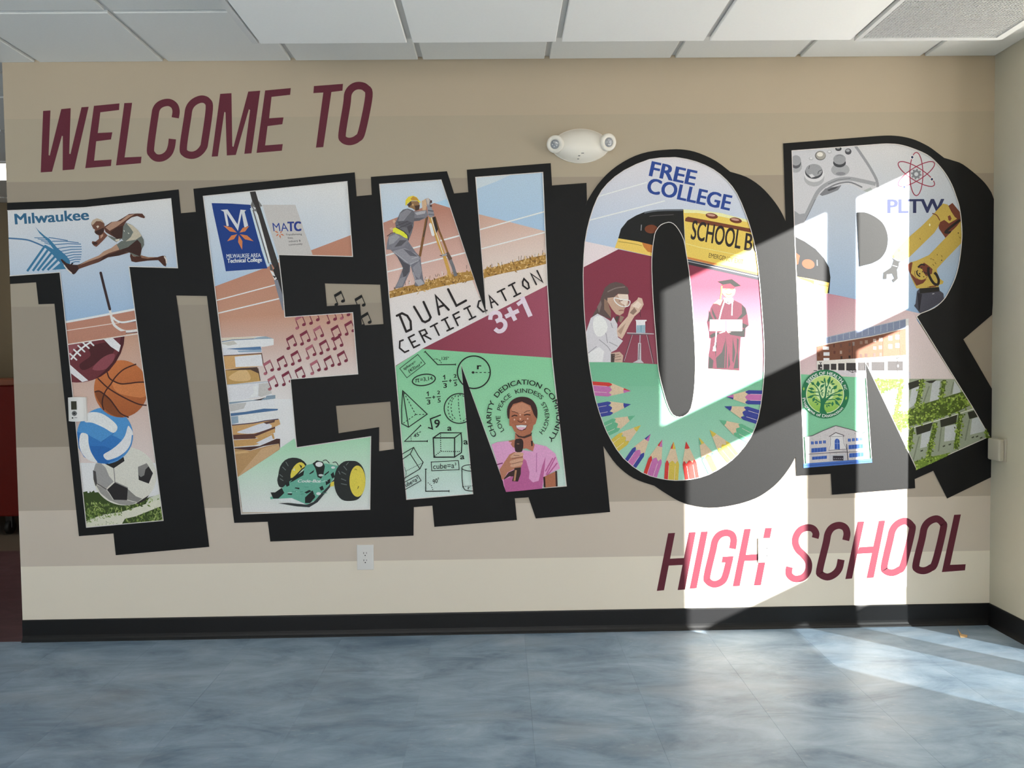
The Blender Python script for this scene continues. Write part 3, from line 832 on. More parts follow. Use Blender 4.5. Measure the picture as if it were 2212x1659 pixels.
q.poly([(1088, 450), (1110, 415), (1160, 395), (1215, 415), (1247, 460), (1250, 520), (1235, 585), (1180, 602), (1145, 582), (1128, 560), (1135, 530), (1115, 520), (1095, 480)], '#6E4A3B')
q.poly([(1088, 450), (1110, 415), (1160, 395), (1215, 415), (1238, 452), (1200, 430), (1150, 430), (1105, 480)], '#B9A48F')
q.poly([(1128, 560), (1145, 582), (1200, 597), (1240, 560), (1240, 505), (1190, 530), (1150, 545)], SKD)
q.poly([(1150, 490), (1172, 480), (1185, 495), (1165, 515)], '#D0BFAE')
q.build()
T_out = [(10, 438), (181, 431.6), (385.8, 409.2), (390.8, 460.5), (424.6, 457.6), (448, 639.3), (380.7, 638.3), (383.8, 660), (423.6, 960), (452, 1181.3), (250, 1199.4), (245, 1152.4), (170.4, 1158.3), (145, 920), (117.5, 656), (83.2, 657.3), (77.8, 609.8), (10, 613.6)]
frame(T, T_out, [T_face]); edge(T, [T_face])

# ================================================================== letter E
E_ = Mural('mural_letter', 'giant letter E filled with college banners, books and a robot car', 'mural letter', (740, 1165))
E_face = [(439, 423.9), (749.7, 392), (761.8, 554), (601.7, 550), (611.8, 640), (615.4, 685.2), (761.9, 675.3), (773, 807.8), (627.2, 819), (638, 940), (640.8, 966.9), (800.9, 943), (799, 1100.2), (521.5, 1110.7), (498, 900), (466.2, 640)]
E_.clip = Clip(E_face)
q = Paint(E_, 'background')
q.poly([(432, 385), (757, 385), (767, 560), (607, 556), (610, 640), (460, 640)], ('#D9D6D3', '#A6BCD4', (600, 400), (560, 610)))
q.poly([(455, 622), (580, 576), (671, 541), (768, 504), (768, 560), (607, 556), (620, 690), (470, 690)], ('#B5806B', '#BD8E78', (500, 600), (500, 690)))
q.poly([(470, 689), (768, 669), (779, 812), (633, 823), (640, 870), (490, 870)], ('#BD8E78', '#E0D6D5', (560, 688), (560, 850)))
q.poly([(490, 862), (634, 862), (648, 970), (520, 1060), (500, 930)], '#DDDADE')
q.poly([(514, 1030), (636, 947), (640.8, 961), (806, 937), (806, 1106), (524, 1106)], ('#9FD0AC', '#DCDFE2', (680, 950), (690, 1075)))
q.f(420, 370).stroke([(245, 1548), (965, 1357)], 13, '#E9E2DD')
q.f(440, 640).stroke([(150, 208), (905, 27)], 15, '#E9E2DD')
q.build()
q = Paint(E_, 'college_banners', 'blue and grey pole banners lettered for the technical college').f(420, 370)
q.poly([(205, 380), (430, 385), (668, 400), (700, 520), (800, 940), (872, 1160), (375, 1195), (350, 1060), (230, 510)], '#1F3C7E')
q.poly([(312, 462), (395, 455), (515, 635), (550, 458), (618, 465), (598, 482), (642, 650), (597, 674), (565, 500), (520, 712), (385, 500), (410, 652), (385, 656), (350, 482)], '#CCCCD0')
for t_ in ((345, 648), (655, 654), (390, 836), (570, 938), (707, 836)): q.leaf((525+(t_[0]-525)*.1, 742+(t_[1]-742)*.1), t_, 26, '#CB7B4C')
q.text('MILWAUKEE AREA', (385, 1036), (792, 1026), (383, 990), '#CFD4DE', .012)
q.text('Technical College', (395, 1094), (806, 1078), (393, 1046), '#D8DCE4', .03)
q.poly([(815, 400), (1205, 400), (1412, 998), (1000, 998), (985, 960), (860, 560)], '#BFBAB7')
q.text('MA', (945, 716), (1125, 716), (930, 618), '#2B3F86', .0)
q.text('TC', (1120, 714), (1272, 710), (1115, 606), '#26397F', .05)
for t_ in ((955, 710), (1050, 714), (972, 776), (1030, 806), (1076, 770)): q.leaf((1015+(t_[0]-1015)*.15, 742+(t_[1]-742)*.15), t_, 9, '#C0704F')
for tx, a, c in (('Transforming', (1092, 768), (1284, 760)), ('lives,', (1118, 806), (1180, 804)), ('industry &', (1128, 848), (1270, 838)), ('community', (1128, 888), (1292, 876))):
    q.text(tx, a, c, (a[0]-3, a[1]-22), '#4A4548', .01)
q.build()
q = Paint(E_, 'banner_pole', 'dark lamp pole with clamps and white rod').f(420, 370)
q.stroke([(672, 440), (770, 800), (880, 1130)], 15, '#C8D6E4').stroke([(700, 460), (890, 1100)], 13, '#55524F')
q.stroke([(745, 480), (905, 1088)], 27, '#DDDDE0').stroke([(792, 430), (890, 780), (1000, 1092)], 24, '#C4D3E2')
q.poly([(660, 240), (728, 235), (775, 390), (860, 660), (1000, 1090), (1032, 1230), (1010, 1255), (920, 1100), (760, 520), (700, 400)], '#383433')
q.poly([(1000, 1100), (1035, 1240), (1062, 1560), (975, 1290), (940, 1180)], '#2C2928')
q.poly([(950, 1300), (995, 1295), (1055, 1490), (1066, 1660), (1052, 1660)], '#7F818C')
q.poly([(690, 350), (720, 410), (745, 470), (720, 480), (670, 410)], '#6F6E6D').poly([(700, 420), (735, 440), (720, 460)], '#D4D4D4')
q.poly([(765, 350), (812, 415), (780, 425)], '#7A7A79')
q.poly([(898, 1110), (915, 1110), (945, 1190), (905, 1180)], '#5A5857').poly([(900, 1180), (945, 1205), (965, 1250), (985, 1280), (958, 1302), (930, 1240)], '#D8D8D8').poly([(930, 1245), (975, 1255), (960, 1280)], '#2b2827')
q.build()
BK = Paint(E_, 'book_stack', 'leaning stack of pale and tan books').f(440, 640)
q = BK
q.poly([(180, 500), (350, 490), (600, 480), (740, 478), (836, 510), (836, 582), (730, 602), (300, 627), (190, 620)], '#DADADD')
q.poly([(180, 505), (350, 488), (640, 484), (560, 515), (380, 520), (190, 548)], '#CFC5B5').poly([(560, 515), (640, 490), (740, 478), (832, 506)], '#90A1AF').stroke([(205, 545), (340, 522), (600, 508)], 9, '#5B7492')
q.poly([(190, 560), (360, 530), (400, 570), (300, 590)], '#BFBBB4')
q.poly([(190, 620), (690, 600), (695, 668), (200, 715)], '#D2D2D8').poly([(270, 627), (680, 600), (690, 640), (420, 640)], '#54759B').poly([(400, 650), (685, 635), (692, 665), (420, 668)], '#8FA3B8')
q.poly([(200, 715), (692, 685), (716, 822), (640, 842), (220, 875)], '#C79D6B').poly([(370, 722), (692, 694), (707, 832), (382, 846)], '#D9D8DC')
q.stroke([(205, 712), (450, 698), (692, 684), (712, 812)], 10, '#5B4138')
q.poly([(215, 885), (440, 855), (640, 848), (662, 900), (676, 1012), (235, 1064)], '#B8925A').poly([(300, 960), (480, 868), (560, 960), (530, 1010), (370, 1012)], '#D0AE7C', sm=3).poly([(215, 890), (440, 858), (640, 846), (656, 922), (560, 878), (300, 884)], '#4D3A33')
q.stroke([(648, 860), (676, 1010)], 8, '#3c2d28')
q.poly([(235, 1062), (600, 1035), (792, 1018), (815, 1182), (260, 1260)], '#D5D4D8').poly([(660, 1045), (787, 1034), (812, 1162), (690, 1202), (650, 1190)], '#BFBBB8').poly([(585, 1070), (650, 1070), (640, 1190), (540, 1212), (600, 1150)], '#EAEAEE').stroke([(240, 1062), (600, 1035), (792, 1018)], 9, '#A9B2BC')
q.poly([(260, 1268), (600, 1240), (740, 1212), (750, 1190), (856, 1178), (856, 1222), (640, 1252), (280, 1296)], '#8496A6').poly([(590, 1242), (700, 1220), (742, 1203), (680, 1242)], '#3B2A2B')
q.poly([(265, 1294), (560, 1252), (832, 1230), (862, 1326), (290, 1400)], '#D8D8DC').poly([(270, 1294), (510, 1270), (480, 1340), (360, 1370), (290, 1380)], '#BCBAB8')
q.poly([(290, 1402), (500, 1380), (720, 1342), (888, 1345), (882, 1362), (640, 1392), (300, 1436)], '#4C6C92')
q.poly([(300, 1440), (640, 1392), (890, 1365), (916, 1482), (918, 1532), (320, 1538)], '#DCDCE0').poly([(310, 1440), (410, 1430), (416, 1510), (320, 1534)], '#8FA3B5').poly([(860, 1500), (905, 1480), (918, 1532), (870, 1540)], '#C9B9A8')
q.f(460, 900)
q.poly([(195, 104), (700, 42), (790, 30), (802, 92), (742, 122), (742, 188), (500, 212), (215, 219)], '#C49A68').poly([(380, 150), (620, 72), (702, 130), (480, 202), (290, 190)], '#D3D3DA', sm=3)
q.stroke([(200, 104), (480, 78), (620, 50), (782, 30)], 12, '#4A3F4F')
q.poly([(600, 70), (742, 40), (735, 66), (640, 90)], '#59403c')
q.poly([(215, 219), (500, 205), (742, 120), (744, 150), (500, 262), (225, 274)], '#5A3A33').poly([(500, 240), (742, 140), (737, 192), (540, 262)], '#C39A66')
q.poly([(225, 282), (540, 260), (722, 200), (737, 262), (500, 342), (235, 364)], '#BF9560').poly([(515, 312), (700, 222), (722, 282), (600, 342)], '#D0D0D6')
q.poly([(235, 372), (560, 350), (760, 263), (802, 265), (802, 385), (785, 322), (600, 352), (450, 402), (240, 382)], '#4A302C')
q.poly([(238, 380), (450, 405), (640, 352), (790, 322), (797, 387), (280, 730)], '#B48E62').poly([(580, 385), (790, 330), (797, 392), (420, 642), (285, 730)], '#C3A07A').poly([(245, 420), (400, 410), (440, 425), (260, 450)], '#CBA877')
q.build()
def notes(q, x, y, c1, c2):
    q.ell(x, y, 24, 18, c2, rot=-25, n=16).ell(x+80, y-42, 24, 18, c1, rot=-25, n=16)
    q.stroke([(x+18, y-6), (x-22, y-104)], 10, c1).stroke([(x+98, y-50), (x+56, y-152)], 10, c1)
    q.poly([(x-30, y-116), (x+56, y-168), (x+66, y-136), (x-18, y-84)], c1 if c2 == c1 else c2)
q = Paint(E_, 'music_notes', 'rows of wine red music notes').f(440, 640)
D1, D2 = '#742C3E', '#A4606C'
for i, (x, y) in enumerate([(1118, 380), (1283, 322), (1490, 315), (1650, 262), (1012, 622), (1175, 570), (1335, 512), (1545, 505), (1708, 452), (738, 922), (900, 870), (1065, 810), (1243, 738), (1405, 680), (1567, 627), (790, 1108), (958, 1055), (1115, 1000), (1297, 922), (1460, 868), (1620, 812)]):
    notes(q, x, y, D1, (D2, D1, D1)[i % 3])
q.build()
q = Paint(E_, 'robot_car', 'green circuit board robot car with yellow wheels').f(460, 900)
TY = '#2A2D2C'
q.poly([(1120, 1052), (1200, 1020), (1380, 820), (1455, 740), (1440, 792), (1250, 1022), (1150, 1083), (1000, 1072), (780, 1035), (900, 1030)], '#35393A')
q.poly([(1405, 790), (1450, 770), (1445, 830), (1400, 835)], '#D8C64E')
q.poly([(780, 700), (800, 600), (860, 520), (950, 490), (1050, 508), (1117, 570), (1100, 612), (1060, 640), (960, 760), (915, 800), (845, 845), (790, 835), (768, 760)], TY, sm=2)
q.poly([(928, 735), (940, 640), (1000, 562), (1060, 545), (1103, 590), (1060, 622), (985, 700)], '#D9C74F', sm=2)
q.poly([(955, 640), (975, 610), (980, 650)], '#EFE9C0').poly([(1030, 570), (1065, 590), (1055, 625)], '#3a3a2a')
q.poly([(840, 840), (920, 770), (1050, 700), (1110, 580), (1200, 560), (1350, 560), (1505, 590), (1455, 720), (1380, 830), (1280, 930), (1220, 1002), (1120, 1052), (900, 1002), (688, 987), (682, 960), (760, 940)], '#68A994')
q.poly([(695, 985), (940, 972), (1112, 1047), (1000, 1040), (860, 1014)], '#D6DEDD')
q.poly([(1480, 620), (1560, 540), (1650, 528), (1725, 540), (1792, 610), (1822, 740), (1802, 880), (1740, 982), (1640, 1007), (1540, 992), (1470, 900), (1446, 760)], TY, sm=3)
q.ell(1726, 771, 95, 187, '#DAC850', n=40)
q.stroke([(1690, 635), (1705, 625), (1720, 640)], 6, '#6b6226').stroke([(1740, 830), (1728, 862)], 8, '#4a4520')
for a, c in (((1535, 660), (1590, 690)), ((1530, 740), (1590, 765)), ((1530, 800), (1600, 815)), ((1560, 590), (1600, 640)), ((1620, 545), (1590, 580)), ((800, 740), (840, 765)), ((795, 690), (835, 720)), ((830, 600), (870, 640)), ((870, 540), (900, 590)), ((1500, 650), (1520, 690))):
    q.stroke([a, c], 9, '#6A6F6E')
for pp in ([(688, 905), (742, 905), (822, 850), (852, 912), (782, 978), (720, 978)], [(1100, 965), (1190, 880), (1224, 960), (1162, 1032), (1100, 1032)], [(1092, 905), (1150, 875), (1180, 890), (1120, 920)],
           [(1190, 560), (1240, 523), (1312, 540), (1337, 592), (1320, 692), (1292, 742), (1250, 722), (1225, 622)], [(860, 790), (912, 780), (915, 822), (880, 838)], [(1345, 770), (1402, 740), (1400, 790), (1350, 820)], [(1270, 845), (1310, 825), (1325, 870), (1290, 885)],
           [(1405, 690), (1440, 660), (1455, 720), (1425, 740)], [(915, 790), (990, 710), (1090, 640), (1080, 700), (960, 770)], [(985, 845), (1035, 850), (1030, 868), (975, 855)], [(895, 915), (950, 918), (940, 938), (890, 930)], [(1150, 680), (1210, 635), (1200, 665), (1155, 690)], [(1330, 690), (1390, 645), (1380, 670), (1335, 705)]):
    q.poly(pp, '#222524')
q.ell(1268, 570, 44, 30, '#DADDDD', n=16).ell(1290, 700, 30, 14, '#B9C4C2', n=12).ell(1435, 608, 24, 14, '#D4D9D8', n=12).ell(1262, 920, 28, 18, '#D4D9D8', n=12)
q.stroke([(1312, 530), (1350, 518), (1392, 558)], 9, '#303334', sm=3).stroke([(1430, 550), (1470, 543), (1500, 588)], 9, '#303334', sm=3)
q.text('Code-Bot', (1010, 785), (1285, 785), (1022, 752), '#DCE8E4', .02)
for k in range(26):
    rr = random.Random(90+k); x, y = rr.uniform(880, 1330), rr.uniform(600, 960)
    if y > 1200-x*.35: q.stroke([(x, y), (x+rr.uniform(20, 60), y+rr.uniform(-6, 8))], 7, rr.choice(['#A9D2C6', '#4F8C79', '#CFE2DC']))
q.build()
W1 = [(701.7, 612.3), (821.3, 614.9), (828.4, 700), (781.8, 703), (777.8, 657), (706, 661.3)]
W2 = [(725.7, 876.9), (843, 867.5), (851.6, 970), (819, 974.5), (819, 922.6), (731.6, 935.8)]
E_out = [(417.7, 407.7), (766.3, 372.2), (770.3, 423.9), (803.4, 420.8), (822.4, 613), (830.4, 701), (844.4, 866), (853.4, 972), (866.4, 1097.8), (894, 1095.4), (893.3, 1157), (583.9, 1169.8), (578.4, 1127), (506, 1129.6), (504, 1115), (483.4, 940), (447, 640), (423, 457.7)]
frame(E_, E_out, [E_face, W1, W2]); edge(E_, [E_face])
for fr_, x, y in (((420, 370), 1695, 1592), ((420, 370), 1942, 1640), ((440, 640), 1903, 352)):
    q = Paint(E_, 'black_note', 'black music note spilling onto the bare wall', fixed=FRAME+.0008).f(*fr_)
    notes(q, x, y, BLACK, BLACK); q.build()
# ================================================================== letter N
N_ = Mural('mural_letter', 'giant letter N filled with a surveyor, maths sketches and a singer', 'mural letter', (1100, 1120))
N_face = [(819.9, 397.9), (952.8, 388.5), (1050.6, 681.2), (1027.5, 383), (1172.5, 372.2), (1182.6, 617), (1192.5, 772.5), (1223.4, 1050), (1094.6, 1060.4), (995.9, 787.4), (1021.4, 1066.7), (878.3, 1078.9)]
N_.clip = Clip(N_face)
q = Paint(N_, 'background')
q.poly([(812, 380), (1000, 380), (1000, 520), (820, 520)], ('#C8CED4', '#AFC5DC', (880, 395), (870, 470)))
q.poly([(1005, 365), (1182, 365), (1190, 560), (1010, 560)], ('#AFC3D5', '#9AB8D6', (1090, 380), (1110, 500)))
q.f(800, 340)
q.poly([(1240, 200), (1700, 200), (1500, 290), (1260, 380)], '#C3CDD5')
q.poly([(770, 545), (920, 495), (960, 605)], '#A9C6E6')
q.poly([(130, 790), (765, 545), (960, 605), (1330, 1660), (200, 1660)], ('#B07C6C', '#DDBDB4', (500, 700), (560, 1480)))
q.poly([(1270, 672), (1640, 765), (2120, 890), (2130, 1300), (1300, 1450)], ('#C39C8B', '#DFCDC6', (1500, 720), (1560, 1250)))
for a, c, w in (((170, 1175), (1075, 932), 18), ((190, 1370), (1140, 1137), 17), ((1290, 868), (2090, 645), 15), ((1310, 1096), (2105, 890), 14)): q.stroke([a, c], w, '#E6E2E0')
q.f(820, 570)
q.poly([(85, 400), (1100, 180), (1270, 580), (1250, 160), (2010, 10), (2020, 262), (510, 1020), (150, 1240)], ('#DDCFC9', '#DDD8DE', (700, 250), (620, 900)))
q.poly([(500, 1018), (2015, 250), (2080, 1126), (1300, 1075)], ('#86394A', '#9A4F62', (900, 900), (1950, 1050)))
q.poly([(150, 1255), (510, 1015), (1300, 1072), (2085, 1124), (2230, 1890), (150, 1890)], ('#82C396', '#93CDA4', (1000, 1050), (1000, 1858)))
q.f(840, 870)
q.poly([(50, 200), (2150, 200), (2180, 1100), (100, 1200)], ('#93CDA4', '#CDE0DA', (1000, 230), (1000, 1050)))
q.build()
q = Paint(N_, 'dry_grass', 'dry golden grass strip').f(800, 340)
GA = [(190, 1660), (230, 1600), (400, 1545), (650, 1495), (900, 1412), (1100, 1372), (1240, 1360), (1270, 1455), (900, 1532), (400, 1642), (200, 1690)]
GB = [(1320, 1350), (1500, 1302), (1700, 1252), (1900, 1202), (2130, 1155), (2140, 1262), (1850, 1332), (1600, 1382), (1330, 1446)]
DR = ['#C9A468', '#8A6530', '#A57D42', '#D6B67E', '#6E4F2A', '#B8904F']
for A, n, sd in ((GA, 240, 11), (GB, 190, 12)):
    q.poly(A, '#A97F40'); q.blades(A, n, 46, 7, DR, sd, (-90, 60))
for k in range(34):
    rr = random.Random(300+k); x = rr.uniform(300, 1180) if k < 18 else rr.uniform(1380, 2090)
    y = (1640-.27*x) if k < 18 else (1700-.26*x)
    q.stroke([(x, y), (x+rr.uniform(-14, 14), y-rr.uniform(20, 60))], 5, rr.choice(['#6E4F2A', '#4f4038', '#E5DCD6']))
q.build()
q = Paint(N_, 'surveyor', 'surveyor in yellow hard hat bending to a tripod level').f(830, 360, 5.922)
# tripod and level
q.stroke([(545, 640), (520, 790), (455, 1150)], 32, '#7B5634').stroke([(553, 640), (535, 760), (500, 900)], 12, '#4A403C')
q.stroke([(645, 640), (700, 820), (760, 960), (845, 1190)], 26, '#8C6238').stroke([(835, 1170), (880, 1280), (915, 1400)], 42, '#707075').stroke([(800, 1100), (850, 1190)], 46, '#5f4c42')
q.stroke([(590, 640), (640, 800), (700, 980), (770, 1150)], 44, '#C2954A').stroke([(770, 1150), (850, 1420)], 40, '#C79A4E').stroke([(600, 650), (660, 840), (760, 1130)], 8, '#E6DFD2').stroke([(655, 640), (690, 760), (735, 900)], 7, '#5a4024')
q.poly([(615, 650), (650, 640), (690, 800), (665, 850)], '#2E2A2A')
q.stroke([(735, 1140), (800, 1120)], 26, '#9C9CA0').stroke([(710, 1138), (740, 1140)], 9, '#3a3638')
q.stroke([(590, 740), (625, 870)], 38, '#DEDBDD', cap=True)
q.poly([(525, 410), (560, 400), (590, 420), (600, 470), (610, 540), (630, 570), (640, 630), (590, 655), (560, 620), (550, 520)], '#8B8991').poly([(535, 410), (570, 400), (580, 440), (560, 500)], '#C0B4AC').poly([(590, 430), (610, 430), (612, 465), (585, 465)], '#4a2d2c').poly([(585, 490), (610, 490), (608, 515), (585, 512)], '#4a2d2c')
q.stroke([(560, 560), (630, 570)], 16, '#5F5D63').stroke([(565, 610), (640, 615)], 18, '#6F6D73')
# arm and hand
q.poly([(480, 440), (530, 410), (545, 480), (530, 560), (490, 560)], '#C7A585')
q.poly([(440, 570), (540, 555), (560, 620), (530, 660), (450, 690), (380, 700), (260, 690), (270, 600), (340, 570)], '#7A7880').poly([(390, 590), (470, 570), (530, 565), (520, 600), (420, 620)], '#AAA7AC').poly([(270, 660), (400, 660), (520, 650), (450, 692), (300, 700)], '#5E5C63')
# torso
q.poly([(240, 550), (300, 535), (370, 560), (390, 600), (380, 700), (375, 760), (350, 850), (310, 950), (240, 900), (150, 780), (140, 720), (180, 640), (200, 590)], '#68666D')
q.poly([(200, 600), (290, 545), (350, 570), (290, 640), (230, 720), (180, 700)], '#85838A').poly([(160, 700), (300, 690), (370, 720), (330, 780), (200, 770)], '#58565D').poly([(290, 770), (350, 740), (365, 780), (320, 860)], '#4B484D')
q.stroke([(150, 760), (300, 700)], 8, '#47454a').stroke([(180, 790), (340, 720)], 8, '#47454a')
q.poly([(110, 790), (160, 775), (290, 860), (300, 920), (250, 905), (110, 835)], '#E4DA40').poly([(65, 790), (100, 775), (115, 800), (90, 820)], '#C9A98F').poly([(105, 690), (130, 675), (148, 705), (120, 725)], '#C9A58B')
q.stroke([(150, 775), (250, 830), (300, 880), (310, 940)], 10, '#3a3436').stroke([(35, 890), (90, 850), (140, 845)], 8, '#3a3436')
q.poly([(60, 880), (120, 845), (200, 870), (300, 930), (310, 960), (230, 1040), (100, 1065), (30, 1060), (35, 980)], '#7B7981').poly([(60, 900), (150, 860), (200, 900), (120, 980), (60, 1000)], '#96949B').poly([(200, 940), (290, 940), (220, 1010), (130, 1030)], '#57555b')
# legs
q.poly([(85, 1065), (230, 1040), (310, 960), (400, 1090), (465, 1160), (470, 1230), (490, 1380), (500, 1440), (520, 1500), (440, 1530), (390, 1520), (395, 1460), (360, 1350), (335, 1260), (330, 1340), (290, 1430), (240, 1540), (130, 1560), (180, 1460), (240, 1300), (190, 1180), (130, 1110)], '#73717A')
q.poly([(110, 1080), (260, 1040), (400, 1110), (462, 1180), (340, 1260), (270, 1220)], '#8E8C94').poly([(240, 1050), (340, 1080), (430, 1150), (330, 1140)], '#63616A').poly([(150, 1120), (250, 1220), (325, 1260), (320, 1340), (250, 1440), (230, 1340), (240, 1290)], '#514F56')
q.poly([(360, 1290), (450, 1210), (480, 1330), (450, 1440), (400, 1400)], '#8A8890').poly([(380, 1450), (470, 1440), (515, 1495), (440, 1528)], '#A3A1A8').poly([(200, 1430), (280, 1400), (230, 1530), (150, 1540)], '#87858d')
for a, c in (((350, 1180), (440, 1150)), ((330, 1250), (440, 1200)), ((370, 1350), (400, 1440)), ((120, 1090), (300, 1230))): q.stroke([a, c], 9, '#A9A7AE')
# head
q.poly([(300, 480), (345, 440), (440, 440), (455, 500), (448, 545), (400, 560), (350, 530), (310, 520)], '#8B6A48').poly([(390, 500), (455, 490), (445, 552), (400, 565)], '#4A382D').poly([(290, 490), (340, 440), (355, 480), (320, 515)], '#4B3B33').poly([(350, 480), (380, 475), (370, 510)], '#C09A6C')
q.poly([(270, 490), (275, 425), (310, 385), (370, 372), (415, 390), (440, 425), (470, 455), (450, 462), (420, 435), (350, 435), (300, 470), (280, 500)], '#E2C63E').poly([(335, 410), (370, 378), (420, 400), (440, 432), (350, 432)], '#B98B38')
q.build()
q = Paint(N_, 'slogan', 'slanted black words DUAL CERTIFICATION and pale 3+1').f(820, 570)
K = '#241C1F'
for pts in ([(205, 620), (268, 590), (330, 620), (370, 685), (376, 782), (318, 810)], [(236, 606), (318, 808)], [(412, 512), (512, 682), (545, 696), (592, 672), (610, 638), (525, 455)], [(712, 605), (670, 382), (825, 548)], [(700, 520), (770, 492)], [(818, 303), (918, 500), (1032, 438)]):
    q.stroke(pts, 27, K, cap=True)
for pts in ([(280, 910), (242, 925), (238, 1005), (300, 1056), (346, 1036)], [(412, 846), (345, 880), (408, 1000), (477, 966)], [(378, 942), (425, 922)], [(540, 936), (475, 808), (540, 784), (566, 830), (505, 866)], [(535, 856), (612, 898)], [(608, 752), (688, 710)], [(650, 730), (710, 852)],
            [(742, 676), (812, 640)], [(777, 660), (840, 785)], [(805, 800), (880, 764)], [(936, 736), (878, 610), (946, 574)], [(905, 660), (955, 634)], [(1010, 540), (1080, 504)], [(1045, 522), (1108, 650)], [(1072, 666), (1146, 628)], [(1230, 432), (1186, 446), (1172, 512), (1236, 572), (1280, 556)],
            [(1340, 522), (1310, 382), (1412, 490)], [(1328, 466), (1375, 448)], [(1408, 338), (1492, 296)], [(1450, 316), (1510, 436)], [(1542, 262), (1614, 225)], [(1578, 243), (1640, 370)], [(1605, 390), (1682, 350)], [(1872, 246), (1808, 118), (1946, 215), (1882, 82)]):
    q.stroke(pts, 20, K, cap=True)
q.stroke([(1708, 215), (1725, 178), (1775, 230), (1786, 285), (1766, 300), (1712, 260)], 20, K, closed=True)
q.stroke([(1322, 668), (1330, 612), (1370, 582), (1420, 588), (1442, 625), (1432, 662), (1390, 690)], 50, '#DBCBD8', sm=3)
q.stroke([(1388, 686), (1450, 668), (1494, 696), (1502, 745), (1472, 792), (1420, 806), (1378, 775)], 50, '#DBCBD8', sm=3)
q.stroke([(1500, 632), (1662, 558)], 50, '#DBCBD8').stroke([(1542, 520), (1622, 675)], 50, '#DBCBD8').stroke([(1700, 395), (1802, 628)], 56, '#DBCBD8').stroke([(1645, 488), (1726, 428)], 44, '#DBCBD8')
q.build()
q = Paint(N_, 'maths_sketches', 'black line sketches of angles, solids and formulas').f(840, 740)
K = '#17201A'
q.stroke([(130, 310), (345, 142), (435, 252), (215, 420)], 7, K, closed=True)
q.text('sphere=', (182, 330), (325, 240), (166, 300), K, .01).text('(4/3)', (245, 362), (325, 310), (226, 328), K, .01).text('r³', (366, 285), (404, 260), (350, 252), K, .01)
q.stroke([(322, 292), (352, 272)], 6, K).stroke([(328, 290), (340, 306)], 6, K).stroke([(344, 279), (358, 297)], 6, K)
q.stroke([(430, 105), (582, 264), (798, 262)], 11, K).stroke([(420, 118), (442, 100)], 8, K).stroke([(797, 250), (797, 274)], 8, K).dash([(535, 200), (575, 196), (610, 212), (628, 246)], 7, K, 14, 10).text('135°', (632, 206), (716, 206), (632, 172), K, .01)
q.loop(418, 446, 138, 66, 13, K, rot=-9).text('=3,14', (378, 466), (524, 446), (372, 422), K, .008)
q.stroke([(316, 442), (362, 432)], 8, K).stroke([(328, 440), (322, 476)], 7, K).stroke([(350, 436), (352, 470), (364, 470)], 7, K)
for dx, dy in ((0, 0), (-197, 197)):
    q.stroke([(648+dx, 408+dy), (666+dx, 392+dy), (668+dx, 442+dy)], 11, K).stroke([(636+dx, 466+dy), (702+dx, 460+dy)], 10, K).text('3', (654+dx, 542+dy), (692+dx, 540+dy), (652+dx, 488+dy), K, .02)
    q.stroke([(716+dx, 456+dy), (750+dx, 454+dy)], 9, K).stroke([(732+dx, 436+dy), (734+dx, 474+dy)], 9, K)
    q.text('2', (776+dx, 420+dy), (808+dx, 418+dy), (774+dx, 380+dy), K, .02).stroke([(768+dx, 452+dy), (816+dx, 446+dy)], 9, K).text('5', (782+dx, 520+dy), (814+dx, 518+dy), (782+dx, 470+dy), K, .02)
q.loop(1015, 354, 196, 194, 15, K, n=60).ell(1006, 357, 18, 14, K, n=14).dash([(1034, 357), (1205, 357)], 9, K, 26, 24).text('r', (1056, 318), (1102, 318), (1056, 250), K, .03)
q.stroke([(165, 575), (458, 855), (235, 1010), (156, 970), (152, 800)], 11, K, closed=True).stroke([(168, 590), (235, 1006)], 11, K).dash([(180, 600), (320, 860)], 8, K).dash([(320, 860), (450, 858)], 8, K).dash([(172, 965), (320, 860)], 8, K)
q.loop(842, 787, 181, 178, 12, K, n=60).dash([(828, 630), (832, 740), (845, 860), (862, 945)], 8, K).dash([(800, 632), (755, 690), (742, 770), (755, 860), (800, 920)], 8, K).dash([(760, 650), (715, 720), (705, 800), (725, 880), (775, 935)], 8, K).dash([(840, 622), (905, 645)], 8, K).dash([(885, 940), (930, 905)], 8, K)
q.stroke([(468, 1014), (500, 1024), (520, 1032), (496, 912), (622, 864)], 15, K).text('9', (545, 1016), (606, 1016), (545, 922), K, .02)
q.stroke([(382, 988), (188, 1180), (460, 1178)], 11, K).stroke([(372, 982), (388, 998)], 8, K).stroke([(460, 1164), (460, 1190)], 9, K).dash([(262, 1120), (268, 1172)], 7, K, 12, 10).text('45°', (300, 1140), (388, 1104), (292, 1096), K, .01)
q.stroke([(530, 1138), (785, 1138), (785, 1368), (540, 1370)], 14, K, closed=True).stroke([(530, 1138), (616, 1078), (865, 1078), (785, 1138)], 13, K).stroke([(862, 1078), (872, 1190), (866, 1315), (788, 1366)], 12, K)
q.dash([(617, 1090), (620, 1300)], 10, K, 12, 12).dash([(620, 1300), (860, 1302)], 10, K, 12, 12).dash([(612, 1306), (545, 1358)], 10, K, 12, 12)
q.text('a', (702, 1054), (748, 1050), (700, 985), K, .02).text('a', (896, 1216), (944, 1216), (892, 1146), K, .02).text('a', (856, 1396), (902, 1390), (852, 1328), K, .02)
q.stroke([(505, 1427), (830, 1410), (840, 1518), (512, 1532)], 8, K, closed=True).text('cube=a³', (530, 1512), (806, 1496), (528, 1450), K, .0)
